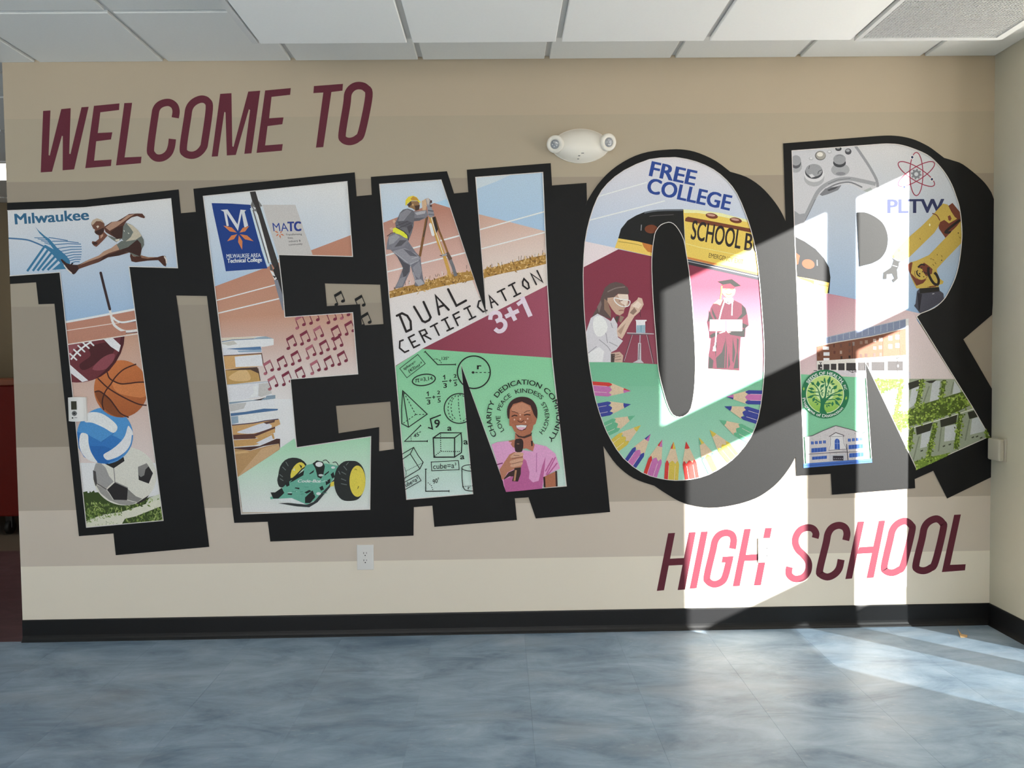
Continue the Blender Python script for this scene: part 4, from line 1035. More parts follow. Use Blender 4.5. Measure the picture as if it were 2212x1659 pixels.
q.stroke([(160, 1332), (295, 1252), (350, 1350), (410, 1430), (370, 1510), (170, 1630)], 9, K).stroke([(295, 1252), (255, 1330), (370, 1510)], 9, K).stroke([(255, 1330), (160, 1395)], 9, K).dash([(205, 1535), (405, 1435)], 7, K, 10, 9).dash([(185, 1490), (210, 1560), (190, 1640)], 7, K, 10, 9)
q.f(840, 870)
q.stroke([(180, 952), (345, 865), (385, 930), (190, 1040)], 8, K, closed=True).text('ube=a³', (205, 1008), (356, 928), (188, 962), K, .01)
q.stroke([(440, 790), (440, 1058), (720, 1055)], 11, K).stroke([(430, 792), (455, 792)], 8, K).stroke([(719, 1044), (719, 1068)], 10, K).dash([(465, 955), (505, 985), (528, 1050)], 9, K, 11, 14).text('90°', (530, 972), (606, 944), (522, 922), K, .01)
q.loop(985, 778, 114, 38, 9, K).stroke([(872, 785), (874, 900), (884, 1005), (910, 1042), (960, 1054), (1040, 1056)], 10, K).dash([(886, 1002), (1020, 990)], 7, K, 16, 10).text('r', (945, 1034), (968, 1032), (944, 996), K, .03).text('V', (962, 790), (1000, 790), (962, 760), K, .0)
q.build()
q = Paint(N_, 'singer', 'smiling person in pink top holding a microphone').f(840, 870)
SKN, SKS, HR = '#A86A50', '#A2654C', '#3B2725'
q.poly([(1225, 500), (1290, 470), (1430, 455), (1480, 530), (1560, 560), (1720, 582), (1745, 490), (1880, 520), (1990, 610), (2046, 785), (1870, 872), (1834, 1020), (1390, 1070), (1360, 930)], '#D79CC4')
q.poly([(1600, 660), (1640, 690), (1680, 830), (1672, 905), (1720, 952), (1790, 932), (1830, 760), (1872, 645), (1862, 760), (1844, 900), (1832, 1025), (1390, 1070), (1370, 920), (1470, 878), (1560, 900), (1590, 700)], '#B56092')
for a, c in (((1990, 650), (1880, 860)), ((1960, 660), (1870, 820)), ((2010, 720), (1890, 870))): q.stroke([a, c], 16, '#B56092')
q.stroke([(1765, 600), (1762, 830)], 8, '#B0699a').stroke([(1290, 740), (1360, 720)], 14, '#7d3c66')
q.poly([(1850, 885), (2005, 815), (2012, 1000), (1862, 1015)], SKN).stroke([(1998, 815), (2006, 1000)], 22, HR).stroke([(1855, 885), (1862, 1010)], 22, HR)
q.poly([(1510, 360), (1700, 350), (1715, 460), (1742, 500), (1722, 580), (1640, 545), (1560, 560), (1480, 530), (1428, 455), (1505, 440)], '#B0705A').poly([(1505, 360), (1560, 396), (1620, 400), (1712, 352), (1700, 395), (1620, 425), (1545, 412)], '#44302B').poly([(1695, 455), (1720, 455), (1718, 515), (1702, 520)], '#44302B').poly([(1430, 465), (1470, 470), (1455, 500)], '#D9A0A8')
q.f(840, 740)
q.poly([(1418, 890), (1414, 790), (1450, 710), (1520, 660), (1600, 647), (1680, 665), (1742, 720), (1774, 810), (1768, 915), (1742, 925), (1600, 900), (1445, 910)], HR, sm=3)
q.poly([(1446, 800), (1485, 735), (1590, 705), (1692, 752), (1732, 860), (1768, 912), (1752, 970), (1726, 988), (1716, 1040), (1690, 1092), (1600, 1122), (1560, 1112), (1500, 1062), (1470, 1002), (1440, 992), (1438, 930)], SKN)
q.poly([(1475, 765), (1590, 720), (1685, 770), (1692, 830), (1600, 852), (1480, 822)], '#BD846A', sm=3).poly([(1480, 890), (1560, 880), (1570, 940), (1500, 990), (1470, 950)], SKS).poly([(1620, 880), (1700, 880), (1715, 960), (1660, 990), (1600, 940)], SKS)
q.stroke([(1466, 884), (1500, 868), (1535, 876)], 13, '#2f1f1e').stroke([(1615, 868), (1650, 858), (1692, 866)], 13, '#2f1f1e').stroke([(1468, 822), (1505, 828), (1545, 845)], 7, '#4a2d28').stroke([(1612, 840), (1650, 818), (1690, 812)], 7, '#4a2d28')
q.stroke([(1538, 930), (1560, 948), (1585, 950), (1612, 930)], 10, '#5a3028')
q.poly([(1508, 988), (1580, 980), (1655, 985), (1635, 1035), (1585, 1056), (1540, 1040)], '#4a2326').poly([(1516, 992), (1580, 984), (1648, 990), (1630, 1025), (1582, 1042), (1540, 1028)], '#EFEAEC').poly([(1520, 1014), (1582, 1010), (1640, 1014), (1590, 1048), (1555, 1040)], '#D6A2B4')
for x, y in ((1500, 920), (1570, 912), (1658, 910), (1632, 950), (1568, 862)): q.ell(x, y, 10, 10, '#D9B09C', n=10)
q.f(840, 870)
q.poly([(1320, 800), (1440, 618), (1500, 588), (1602, 620), (1602, 700), (1580, 772), (1500, 792), (1420, 832), (1372, 912), (1350, 920)], '#B27860').poly([(1500, 800), (1430, 832), (1375, 905), (1372, 920), (1440, 880), (1510, 880)], HR)
q.poly([(1504, 452), (1540, 430), (1582, 430), (1607, 470), (1592, 582), (1510, 582)], '#382826', sm=2).poly([(1500, 780), (1578, 770), (1576, 850), (1542, 942), (1472, 936), (1490, 870)], '#382826').stroke([(1518, 805), (1500, 932)], 22, '#B08262').stroke([(1530, 490), (1558, 492)], 10, '#8d6a58')
for pp in ([(1450, 642), (1520, 592), (1604, 600), (1592, 642), (1480, 662)], [(1452, 692), (1600, 660), (1592, 700), (1465, 728)], [(1455, 738), (1592, 706), (1582, 748), (1470, 770)]):
    q.poly(pp, '#C99C84', sm=2)
for a, c in (((1470, 665), (1598, 645)), ((1465, 732), (1590, 702)), ((1490, 626), (1560, 632))): q.stroke([a, c], 6, '#6b3f30')
q.build()
q = Paint(N_, 'motto', 'curved motto words around the singer').f(840, 740)
cx, cy = 1612, 888
for w_, a0, a1 in (('CHARITY', 214, 153), ('DEDICATION', 144, 60), ('COMMUNITY', 53.5, -43)): q.arc(w_, cx, cy, 388, a0, a1, 58, '#1A211C', .012)
for w_, a0, a1, r in (('LOVE', 214, 178, 282), ('PEACE', 165, 121, 284), ('KINDESS', 109, 45, 290), ('STRENGTH', 37, -44, 254)): q.arc(w_, cx, cy, r, a0, a1, 50, '#1A211C', .005)
q.build()
N_out = [(801, 382), (965.5, 369.8), (980.8, 417.8), (1011.6, 415), (1008.3, 366.6), (1189.7, 352.3), (1192.4, 400.6), (1267, 395), (1268, 434), (1256, 480), (1251, 550), (1251, 650), (1257, 750), (1267, 820), (1283, 900), (1303.4, 963.7), (1318, 1106), (1157.4, 1120), (1141.6, 1074.3), (1112, 1076.5), (1116.7, 1123.2), (938.2, 1138.2), (934, 1092.4), (894.2, 1095.5), (866, 1098), (853, 972), (844, 866), (830, 701), (822, 613), (803, 421)]
frame(N_, N_out, [N_face]); edge(N_, [N_face])

# ================================================================== letter O
O_ = Mural('mural_letter', 'giant letter O filled with a school bus, graduate and coloured pencils', 'mural letter', (1500, 1096))
O_face = [(1448, 340.4), (1402.7, 344.4), (1348.5, 367.9), (1312, 396.8), (1290.6, 427.5), (1274, 472.7), (1263.5, 523.4), (1260, 581), (1260, 614), (1261.7, 668.5), (1266, 722.7), (1271.6, 778.8), (1279, 825), (1287, 865), (1303.4, 915.7), (1319.7, 950), (1346.8, 989.9), (1386.6, 1020.6), (1422.7, 1033), (1459, 1037.8), (1495, 1035), (1531, 1025), (1567.4, 1004), (1594.5, 980.8), (1621.7, 944.7), (1638, 903), (1647, 848.8), (1650.5, 800), (1650.7, 742.7), (1646, 670.4), (1640.7, 607), (1633.5, 545), (1622.6, 498), (1610, 460), (1592, 418.5), (1570, 389.6), (1541, 366), (1503, 348.9), (1467, 341)]
O_face = spline(O_face, True, 2)
O_cnt = spline([(1444, 480), (1428, 485.4), (1419, 496), (1413.6, 509), (1409, 545), (1408, 580), (1411, 650.4), (1418, 741), (1422.7, 800), (1433.6, 847), (1442.6, 876), (1453.5, 895.8), (1468, 901), (1482.4, 895.8), (1493, 881.4), (1499.6, 845), (1502, 800), (1501, 741), (1495, 650), (1488.6, 587), (1482, 545), (1477, 518), (1466, 496), (1455, 483.6)], True, 2)
O_.clip = Clip(O_face)
q = Paint(O_, 'background')
q.poly([(1255, 335), (1660, 335), (1660, 620), (1255, 620)], ('#CFCACE', '#9CB9D8', (1450, 345), (1450, 540)))
q.f(1240, 310)
q.stroke([(290, 632), (870, 464)], 13, '#D6D9DD').stroke([(170, 920), (1085, 685)], 14, '#D6D9DD')
q.poly([(90, 1160), (490, 1245), (530, 1265), (90, 1490)], '#DACDD1')
q.poly([(90, 1490), (530, 1263), (940, 1350), (1360, 1440), (2300, 1640), (2300, 2000), (90, 2000)], '#7E3546')
q.f(1240, 560)
q.poly([(90, 600), (2300, 600), (2300, 1360), (1000, 1270), (100, 1210)], ('#7E3546', '#8C4A5A', (700, 640), (800, 1250)))
q.poly([(1370, 330), (2300, 330), (2300, 1360), (1370, 1290)], ('#7E3546', '#A37685', (1700, 335), (1700, 1400)))
q.poly([(90, 1205), (1000, 1255), (1450, 1290), (2300, 1350), (2300, 1700), (90, 1700)], ('#6DAE8B', '#79B596', (900, 1230), (900, 1650)))
q.f(1260, 800)
q.poly([(60, 190), (2200, 190), (2200, 1400), (60, 1400)], ('#79B596', '#A3CEBC', (1000, 250), (1000, 1200)))
q.build()
q = Paint(O_, 'free_college_words', 'dark blue words FREE COLLEGE').f(1240, 310)
q.text('FREE', (900, 384), (1432, 500), (937, 214), '#2B4488', .032).text('COLLEGE', (868, 584), (1850, 798), (905, 412), '#2B4488', .032)
q.build()
q = Paint(O_, 'school_bus', 'yellow school bus rear lettered SCHOOL BUS and EMERGENCY EXIT').f(1240, 310)
q.poly([(528, 1132), (560, 1020), (640, 920), (740, 860), (850, 815), (1050, 790), (1305, 787), (1322, 1150), (1330, 1260), (940, 1225)], '#1D1C20', sm=0)
q.poly([(780, 880), (900, 850), (1230, 830), (1240, 1200), (940, 1215), (810, 1150)], '#151416').stroke([(840, 828), (1000, 800), (1300, 794)], 20, '#5E636B', sm=3).stroke([(900, 870), (1010, 858), (1190, 850)], 6, '#5a5558').stroke([(805, 970), (800, 1040)], 10, '#8a8a8e')
q.ell(922, 1022, 78, 52, '#6B3A26', n=20)
q.poly([(528, 1132), (760, 1170), (948, 1218), (945, 1350), (488, 1246)], '#DBBB60').poly([(812, 1182), (945, 1215), (940, 1308), (880, 1292), (830, 1232)], '#B87338').stroke([(530, 1170), (700, 1195), (810, 1220)], 6, '#8f7434')
q.poly([(1305, 788), (1480, 795), (1750, 830), (2065, 910), (2300, 985), (2300, 1585), (1350, 1378), (1330, 1200)], '#D8BC5E')
q.poly([(1308, 788), (1480, 795), (1750, 830), (2065, 910), (2072, 940), (1750, 872), (1480, 830), (1315, 830)], '#E4D9A4')
q.poly([(1325, 925), (1332, 890), (1362, 874), (2115, 1018), (2122, 1066), (1860, 1012), (1345, 932)], '#6D3D2A')
for x, y in ((1645, 865), (1932, 918)): q.ell(x, y, 74, 33, '#6E3B2C', rot=10, n=22).ell(x-8, y-10, 50, 14, '#B98E80', rot=10, n=16)
q.text('SCHOOL', (1392, 1138), (1980, 1256), (1422, 918), '#2C2628', .02).text('BUS', (2034, 1270), (2330, 1330), (2056, 1070), '#2C2628', .02)
q.stroke([(1340, 1195), (1500, 1240), (2000, 1340)], 6, '#E5D596')
q.text('EMERGENCY EXIT', (1608, 1362), (2018, 1442), (1614, 1308), '#4A3C28', .0)
q.stroke([(1348, 1365), (2280, 1578)], 26, '#C27B42').stroke([(1350, 1412), (2280, 1620)], 58, '#34343A').stroke([(1355, 1405), (2280, 1612)], 10, '#9CA1A8')
q.build()
q = Paint(O_, 'scientist', 'person in lab coat and goggles beside a beaker').f(1240, 560)
HR = '#5C4D4B'
q.poly([(505, 842), (560, 772), (640, 682), (680, 542), (755, 482), (768, 455), (812, 468), (832, 540), (790, 622), (722, 682), (662, 782), (602, 902), (572, 952), (515, 915)], '#C9AE9D').poly([(665, 640), (720, 575), (752, 620), (708, 665)], '#8D7468').poly([(690, 560), (760, 500), (810, 540), (770, 590), (720, 570)], '#DBC9BC').poly([(520, 860), (620, 760), (560, 900)], '#A98C7C')
q.poly([(180, 760), (240, 640), (290, 560), (330, 440), (370, 340), (430, 290), (500, 271), (580, 290), (642, 340), (658, 400), (640, 425), (520, 412), (480, 452), (402, 462), (412, 560), (442, 640), (442, 715), (380, 695), (300, 655), (220, 705), (148, 845)], HR)
q.poly([(360, 470), (400, 500), (440, 620), (440, 700), (360, 600)], '#8A6E60').stroke([(400, 390), (500, 345), (610, 330)], 14, '#7c6c6a', sm=3).poly([(275, 570), (320, 490), (330, 540), (300, 640)], '#7A6A68')
q.poly([(480, 452), (530, 412), (645, 420), (645, 480), (652, 540), (602, 592), (592, 642), (545, 672), (500, 655), (450, 592), (398, 502), (400, 462)], '#B89A88').poly([(520, 420), (645, 420), (652, 470), (622, 562), (560, 520)], '#D8C8BC')
q.stroke([(482, 462), (560, 478), (655, 490), (668, 520), (640, 562), (560, 560), (495, 512)], 11, '#E6E0DC', closed=True, sm=3).stroke([(535, 500), (580, 492)], 9, '#6b564e').stroke([(535, 612), (592, 610)], 13, '#95695f').stroke([(590, 540), (600, 580)], 6, '#8f7264')
q.poly([(500, 680), (540, 680), (520, 760), (480, 740)], '#4d423f').poly([(550, 670), (600, 690), (560, 760), (540, 740)], '#8d7468')
q.poly([(145, 870), (200, 702), (280, 650), (360, 690), (440, 740), (470, 690), (520, 780), (512, 862), (525, 932), (585, 975), (505, 1080), (442, 1112), (442, 1230), (155, 1230), (140, 1000)], '#C8C5CB').poly([(240, 700), (330, 680), (402, 800), (360, 902), (280, 922), (230, 832)], '#DFDEE3', sm=2).poly([(170, 1120), (300, 1050), (360, 1100), (340, 1225), (180, 1225)], '#DAD9DF')
for pts in ([(300, 960), (400, 1040), (440, 1100)], [(160, 1130), (270, 1040)], [(380, 880), (400, 1000)], [(440, 760), (460, 820)], [(420, 990), (520, 1040)]): q.stroke(pts, 10, '#9B98A0')
q.poly([(440, 1120), (545, 1105), (588, 1150), (578, 1232), (438, 1230)], '#BFA494').poly([(440, 1130), (490, 1130), (480, 1230), (440, 1230)], '#4b403e')
for a, c in (((460, 1150), (540, 1135)), ((470, 1175), (560, 1160)), ((490, 1205), (560, 1195))): q.stroke([a, c], 7, '#7b6358')
q.stroke([(795, 600), (788, 640), (796, 690)], 6, '#4a2d38')
q.stroke([(692, 900), (590, 1225)], 11, '#5B3B45').stroke([(875, 902), (955, 1250)], 12, '#5B3B45').stroke([(790, 905), (786, 1000)], 14, '#A394A0').stroke([(698, 900), (600, 1215)], 4, '#C9B9C2').stroke([(868, 902), (945, 1245)], 4, '#C9B9C2')
q.poly([(765, 1000), (800, 1000), (802, 1205), (834, 1240), (700, 1236), (760, 1205)], '#BBB6BC').stroke([(783, 1010), (775, 1200)], 9, '#5a4f58')
q.ell(792, 890, 162, 15, '#6B5A63', n=24).stroke([(632, 880), (955, 892)], 7, '#D2CACF')
q.poly([(733, 724), (868, 724), (866, 740), (850, 745), (852, 880), (742, 880), (742, 745)], '#DAD6DB').poly([(746, 790), (852, 785), (850, 880), (742, 880)], '#8FA9B8').stroke([(800, 790), (800, 870)], 12, '#6f93a8').stroke([(860, 740), (868, 770)], 6, '#7d2c40')
q.build()
q = Paint(O_, 'graduate', 'smiling graduate in wine gown and cap holding an open folder').f(1440, 580)
GN, GK = '#46202B', '#191617'
q.poly([(670, 370), (560, 420), (530, 470), (510, 560), (485, 640), (510, 760), (512, 830), (532, 835), (520, 950), (505, 1030), (498, 1195), (868, 1218), (872, 1000), (885, 822), (937, 815), (942, 712), (980, 680), (966, 560), (940, 470), (890, 420), (800, 375)], GN)
for pp in ([(508, 500), (530, 560), (560, 620), (520, 620), (490, 640), (505, 560)], [(540, 470), (600, 600), (580, 610), (545, 540)], [(900, 430), (945, 480), (960, 540), (900, 590), (840, 610), (900, 540)], [(902, 650), (975, 680), (930, 720), (902, 700)], [(740, 755), (900, 735), (940, 715), (930, 820), (880, 812), (760, 790)], [(515, 800), (560, 770), (640, 770), (560, 820), (530, 832)],
           [(700, 790), (720, 960), (715, 1190), (700, 1190), (708, 960)], [(590, 1070), (660, 1000), (700, 860), (690, 1190), (600, 1190)], [(790, 830), (820, 1000), (800, 1130), (785, 1100)], [(840, 830), (862, 850), (850, 1000), (860, 1190), (800, 1195), (840, 1000)], [(505, 1050), (560, 1100), (550, 1190), (500, 1190)], [(600, 880), (585, 1060), (575, 900)], [(740, 1000), (760, 1150), (735, 1195)]):
    q.poly(pp, GK)
q.poly([(680, 350), (792, 350), (800, 392), (745, 428), (684, 398)], '#DDDADC').poly([(720, 392), (742, 398), (735, 422)], GK)
q.poly([(662, 232), (810, 232), (818, 290), (792, 332), (746, 354), (698, 336), (664, 292)], '#9A8262', sm=2)
q.stroke([(706, 300), (742, 312), (778, 300)], 8, '#6a3f30', sm=3).stroke([(690, 252), (725, 246)], 7, '#4b332a').stroke([(762, 246), (795, 252)], 7, '#4b332a').stroke([(738, 262), (732, 282), (752, 284)], 5, '#8b6449').stroke([(700, 325), (745, 345), (788, 325)], 7, '#8b6449')
q.poly([(664, 192), (760, 172), (816, 214), (810, 244), (664, 238)], '#552632').poly([(612, 155), (780, 127), (888, 206), (816, 220), (760, 178), (676, 192)], '#1B1819')
q.stroke([(660, 208), (654, 300), (642, 372)], 14, '#CDAA4A').poly([(560, 420), (620, 370), (670, 375), (640, 440), (600, 420)], '#C9A76A').stroke([(690, 392), (655, 500), (628, 612)], 13, '#DEDBDC').stroke([(786, 380), (782, 470), (780, 560)], 12, '#DEDBDC')
q.poly([(518, 610), (902, 612), (902, 746), (514, 746)], '#E3E2E4').stroke([(708, 612), (708, 746)], 15, '#9A4A5C')
q.stroke([(595, 750), (585, 870), (572, 960)], 14, '#DEDBDC').poly([(560, 930), (584, 930), (588, 985), (552, 985)], '#DEDBDC').poly([(625, 770), (690, 745), (700, 755), (640, 775)], '#D6BEA6').poly([(718, 750), (770, 760), (735, 770)], '#D6BEA6')
q.build()
def pencil(q, tip, end, cs, tipc, hw=84):
    t, e = Vector(tip), Vector(end); d = (e-t).normalized(); nn = Vector((-d.y, d.x))
    def at(a, b): return tuple(t+d*a+nn*b)
    L = (e-t).length+90
    q.poly([at(0, 0), at(90, hw*.36), at(240, hw*.95), at(260, -hw*.95), at(90, -hw*.36)], '#CDB79B')
    q.poly([at(0, 0), at(86, hw*.36), at(92, 0), at(86, -hw*.36)], tipc)
    if cs[0] != cs[1]: q.poly([at(0, 0), at(86, hw*.36), at(90, hw*.1)], cs[0])
    for b0, b1, c in ((hw*.45, hw*1.0, cs[0]), (-hw*.45, hw*.45, cs[1]), (-hw*1.0, -hw*.45, cs[2])):
        m = (b0+b1)/2
        q.poly([at(L, b0), at(268, b0), at(242, b0*.75+b1*.25), at(228, m), at(242, b0*.25+b1*.75), at(268, b1), at(L, b1)], c)
    for b in (hw*.45, -hw*.45): q.stroke([at(290, b), at(L, b)], 4, '#D8CFC8')
q = Paint(O_, 'coloured_pencils', 'fan of sharpened coloured pencils').f(1260, 800)
RD, PK, NV, GN2, YL = '#C23B37', '#B76CA4', '#39428C', '#63A985', '#C6B04E'
for tip, end, cs, tc in (((570, 248), (90, 215), (RD, PK, PK), PK), ((570, 405), (170, 480), (NV, NV, NV), NV), ((622, 540), (260, 710), (GN2, GN2, GN2), GN2), ((688, 655), (375, 900), (YL, YL, YL), YL), ((805, 760), (560, 1120), (NV, PK, NV), PK),
                         ((943, 825), (800, 1250), (RD, PK, PK), PK), ((1078, 850), (1050, 1300), (RD, YL, YL), YL), ((1228, 848), (1300, 1300), (RD, RD, RD), RD), ((1380, 800), (1580, 1220), (GN2, YL, GN2), YL), ((1510, 710), (1790, 1050), (YL, YL, YL), YL),
                         ((1622, 590), (2000, 790), (GN2, GN2, GN2), GN2), ((1683, 430), (2090, 560), (NV, NV, NV), NV), ((1705, 315), (2150, 325), (NV, PK, NV), PK)):
    pencil(q, tip, end, cs, tc)
q.build()
O_out = (spline([(1268, 434.4), (1290, 400), (1320, 368), (1360, 342), (1400, 328), (1448, 322.7), (1480, 323.5), (1511, 331), (1547, 348), (1577, 370.6)], False, 3)
         + spline([(1577.5, 371), (1612, 382), (1642.5, 402), (1668, 429), (1686, 454.7), (1697.2, 478)], False, 3)
         + spline([(1719.2, 985.6), (1707, 1008), (1687, 1035), (1663.5, 1057), (1631, 1077), (1585, 1091), (1531, 1096.6), (1477, 1086.6), (1441, 1067.6), (1413.7, 1049.5)], False, 4)
         + spline([(1413, 1049.2), (1368.5, 1033), (1332, 1004), (1303.2, 963.7)], False, 4)
         + [(1282.7, 900), (1266.7, 820), (1256.7, 750), (1250.7, 650), (1250.7, 550), (1255.7, 480)])
frame(O_, O_out, [O_face], [O_cnt]); edge(O_, [O_face, O_cnt], 1.4)

# ================================================================== letter R
R_ = Mural('mural_letter', 'giant letter R filled with a game controller, robot arm and school buildings', 'mural letter', (1890, 1068))
R_face = ([(1710.7, 325.6)] + spline([(1893.4, 312), (1915, 310.7), (1942, 312.5), (1969, 319.8), (2002, 334), (2023.6, 352), (2041.7, 374), (2056, 399), (2065, 423), (2072.4, 447), (2077, 481), (2077.8, 515.6), (2072.4, 564.4), (2063.4, 600.6), (2049, 631), (2038, 648), (2018, 665), (1989, 677)], False, 3)
          + [(1980, 684), (2100, 877.8), (2137.5, 942.7), (1980, 1013), (1869, 781), (1879, 940), (1882.9, 997.3), (1737.6, 1009), (1730.4, 840), (1716, 488)])
R_cnt = spline([(1851, 459), (1870, 459), (1893.4, 470), (1909.7, 486), (1918, 511.5), (1915, 538.6), (1902.4, 558.5), (1884, 569)], False, 4) + [(1857, 575.7)]
R_.clip = Clip(R_face)
q = Paint(R_, 'background')
q.poly([(1700, 300), (2090, 300), (2090, 700), (1700, 700)], ('#C4C2C3', '#86A3C4', (1830, 340), (1810, 650)))
q.poly([(1712, 620), (1812, 638.6), (1992, 678), (1980, 690), (2075, 840), (1860, 840), (1720, 815)], ('#A65F76', '#D3C7C7', (1760, 640), (1850, 800)))
q.poly([(1722, 808), (1875, 816), (1890, 1005), (1730, 1015)], ('#72B48E', '#80BE9B', (1800, 815), (1800, 1000)))
q.build()
q = Paint(R_, 'bus_corner', 'dark front corner of the yellow school bus').f(1440, 310)
q.poly([(1490, 1090), (1530, 1110), (1650, 1170), (1780, 1260), (1880, 1370), (1940, 1480), (1957, 1600), (1942, 1790), (1490, 1700)], '#1D1C20')
q.poly([(1540, 1300), (1592, 1340), (1572, 1440), (1540, 1452)], '#6E3B28').ell(1692, 1440, 76, 56, '#6E3B28', rot=15, n=20).stroke([(1798, 1390), (1800, 1460)], 7, '#8d9094')
q.f(1440, 580)
q.poly([(1530, 92), (1700, 120), (1942, 170), (1920, 302), (1530, 230)], '#DBBB60').poly([(1558, 98), (1762, 145), (1758, 188), (1720, 165), (1600, 122)], '#B87338').stroke([(1815, 190), (1930, 212)], 7, '#8a6c33')
q.build()
q = Paint(R_, 'game_controller', 'pale grey game controller with sticks and pad').f(1680, 280)
q.poly([(150, 250), (450, 225), (850, 185), (930, 180), (1000, 290), (1080, 430), (1160, 550), (1212, 640), (1208, 705), (1165, 764), (1085, 752), (1000, 722), (900, 662), (780, 652), (690, 682), (560, 752), (480, 792), (430, 882), (380, 982), (330, 1092), (290, 1135), (180, 1150)], '#BBBBC0')
q.stroke([(925, 190), (1005, 305), (1100, 450), (1180, 600), (1195, 690)], 32, '#8B8C92', sm=3).stroke([(1170, 650), (1000, 612), (850, 585), (700, 602), (560, 668), (478, 745), (415, 865), (345, 1010), (285, 1120)], 46, '#929399', sm=3)
q.stroke([(1010, 690), (880, 632), (780, 632), (680, 660), (580, 712)], 18, '#74757B', sm=3).stroke([(870, 582), (720, 600), (600, 650)], 5, '#54555a').stroke([(450, 830), (390, 960), (330, 1080)], 6, '#606167')
q.poly([(500, 775), (570, 702), (680, 684), (762, 662), (722, 722), (600, 772), (530, 792)], '#75767C').poly([(590, 720), (660, 690), (725, 680), (680, 712), (610, 735)], '#47484d')
q.poly([(180, 955), (260, 1010), (322, 1000), (302, 1110), (180, 1150)], '#929399').poly([(1020, 730), (1110, 690), (1165, 762), (1085, 752)], '#9FA6A6')
q.ell(215, 440, 75, 75, '#9C9DA2', n=26).ell(218, 395, 62, 70, '#54555A', n=26).ell(218, 368, 60, 62, '#909196', n=26)
q.ell(435, 575, 122, 105, '#A0A1A6', n=30).ell(436, 530, 120, 96, '#C6C6CA', n=30).ell(432, 505, 106, 84, '#45464B', n=30).ell(432, 486, 100, 76, '#8F9095', n=30)
q.poly([(370, 540), (410, 530), (445, 562), (400, 575)], '#C4C4C8').stroke([(480, 530), (490, 500), (530, 480)], 7, '#3d3e42', sm=3).stroke([(380, 430), (372, 470)], 6, '#3d3e42')
q.ell(748, 480, 110, 76, '#9A9BA0', n=30).ell(752, 526, 58, 20, '#7D7E84', n=20).ell(738, 395, 76, 56, '#3F4045', n=28).ell(738, 355, 75, 62, '#909196', n=28).stroke([(700, 318), (740, 305), (780, 318)], 5, '#66676c', sm=3)
q.ell(510, 310, 64, 56, '#4b4a4a', n=28).ell(512, 308, 58, 50, '#98948F', n=28).ell(505, 296, 36, 26, '#D3CFC9', n=20)
q.ell(725, 228, 38, 28, '#38393D', n=20).ell(722, 222, 22, 12, '#85868b', n=14).ell(842, 262, 39, 37, '#4A4B50', n=22).ell(838, 250, 24, 16, '#97989d', n=14).ell(398, 346, 28, 20, '#A6A7AC', n=16).ell(400, 342, 18, 12, '#c9c9cd', n=14).ell(618, 266, 28, 21, '#A6A7AC', n=16).ell(618, 262, 18, 12, '#c9c9cd', n=14)
q.build()
q = Paint(R_, 'atom_logo', 'red atom and gear emblem above the letters PLTW').f(1680, 280)
AR = '#8E2E47'
q.loop(1656, 530, 78, 258, 11, AR, n=56).loop(1656, 530, 76, 252, 11, AR, rot=58, n=56).loop(1656, 530, 76, 252, 11, AR, rot=-58, n=56)
for x, y in ((1607, 330), (1842, 593), (1512, 685)): q.ell(x, y, 26, 26, '#C9C7CA', n=14).ell(x, y, 14, 15, '#262C50', n=14)
q.loop(1655, 532, 36, 36, 24, '#75767D', n=26)
for k in range(8):
    a = math.radians(45*k+10); q.stroke([(1655+44*math.cos(a), 532+44*math.sin(a)), (1655+63*math.cos(a), 532+63*math.sin(a))], 20, '#75767D')
q.text('PLTW', (1318, 996), (1982, 990), (1318, 836), '#2A3054', .026)
q.build()
q = Paint(R_, 'robot_arm', 'yellow industrial robot arm with a dark gripper').f(1860, 480, 7.9)
YW, BR, DK = '#B39A4C', '#663628', '#241E1B'
q.poly([(1330, 110), (1300, -140), (1560, -330), (1700, -160), (1710, 10), (1560, 140), (1440, 268)], BR)
q.poly([(800, 270), (1040, 60), (1220, -120), (1290, -200), (1400, -320), (1480, -300), (1540, -180), (1600, -90), (1640, -60), (1500, 20), (1420, 60), (1345, 10), (1310, 90), (1250, 180), (830, 590), (720, 660), (620, 640), (545, 560), (600, 470), (700, 380)], YW)
q.poly([(1345, 0), (1420, -40), (1500, 20), (1470, 90), (1420, 150), (1440, 268), (1360, 130)], BR).poly([(1480, -100), (1520, -120), (1545, -60), (1520, -20), (1490, -40)], BR)
q.stroke([(1690, -40), (1560, 60), (1460, 145), (1450, 175), (1540, 170)], 42, DK, sm=3)
q.stroke([(1215, -150), (1290, -120), (1345, -30)], 16, BR, sm=3)
q.poly([(825, 690), (950, 655), (1160, 560), (1440, 270), (1640, 60), (1700, -20), (1722, 345), (1390, 690), (1290, 800), (1300, 860), (1340, 960), (1410, 1010), (1395, 1050), (1330, 1070), (1325, 1105), (1150, 1130), (945, 1130), (850, 930), (815, 800)], YW)
q.poly([(800, 720), (860, 680), (880, 690), (850, 870), (940, 960), (1030, 990), (1120, 970), (1060, 1040), (945, 1085), (860, 930), (810, 820)], BR)
q.ell(1030, 870, 115, 118, YW, n=30).loop(1030, 870, 116, 118, 8, BR, n=30, a0=20, a1=200)
q.poly([(970, 780), (1075, 690), (1150, 740), (1220, 800), (1210, 880), (1110, 920), (1060, 850), (1040, 790)], BR)
q.stroke([(970, 770), (1030, 720), (1090, 735)], 26, DK, sm=3).stroke([(950, 830), (960, 890), (1010, 930)], 22, DK, sm=3).stroke([(1150, 770), (1150, 870), (1190, 970), (1250, 1050), (1310, 1060), (1325, 990), (1290, 900), (1250, 860)], 44, DK, sm=3)
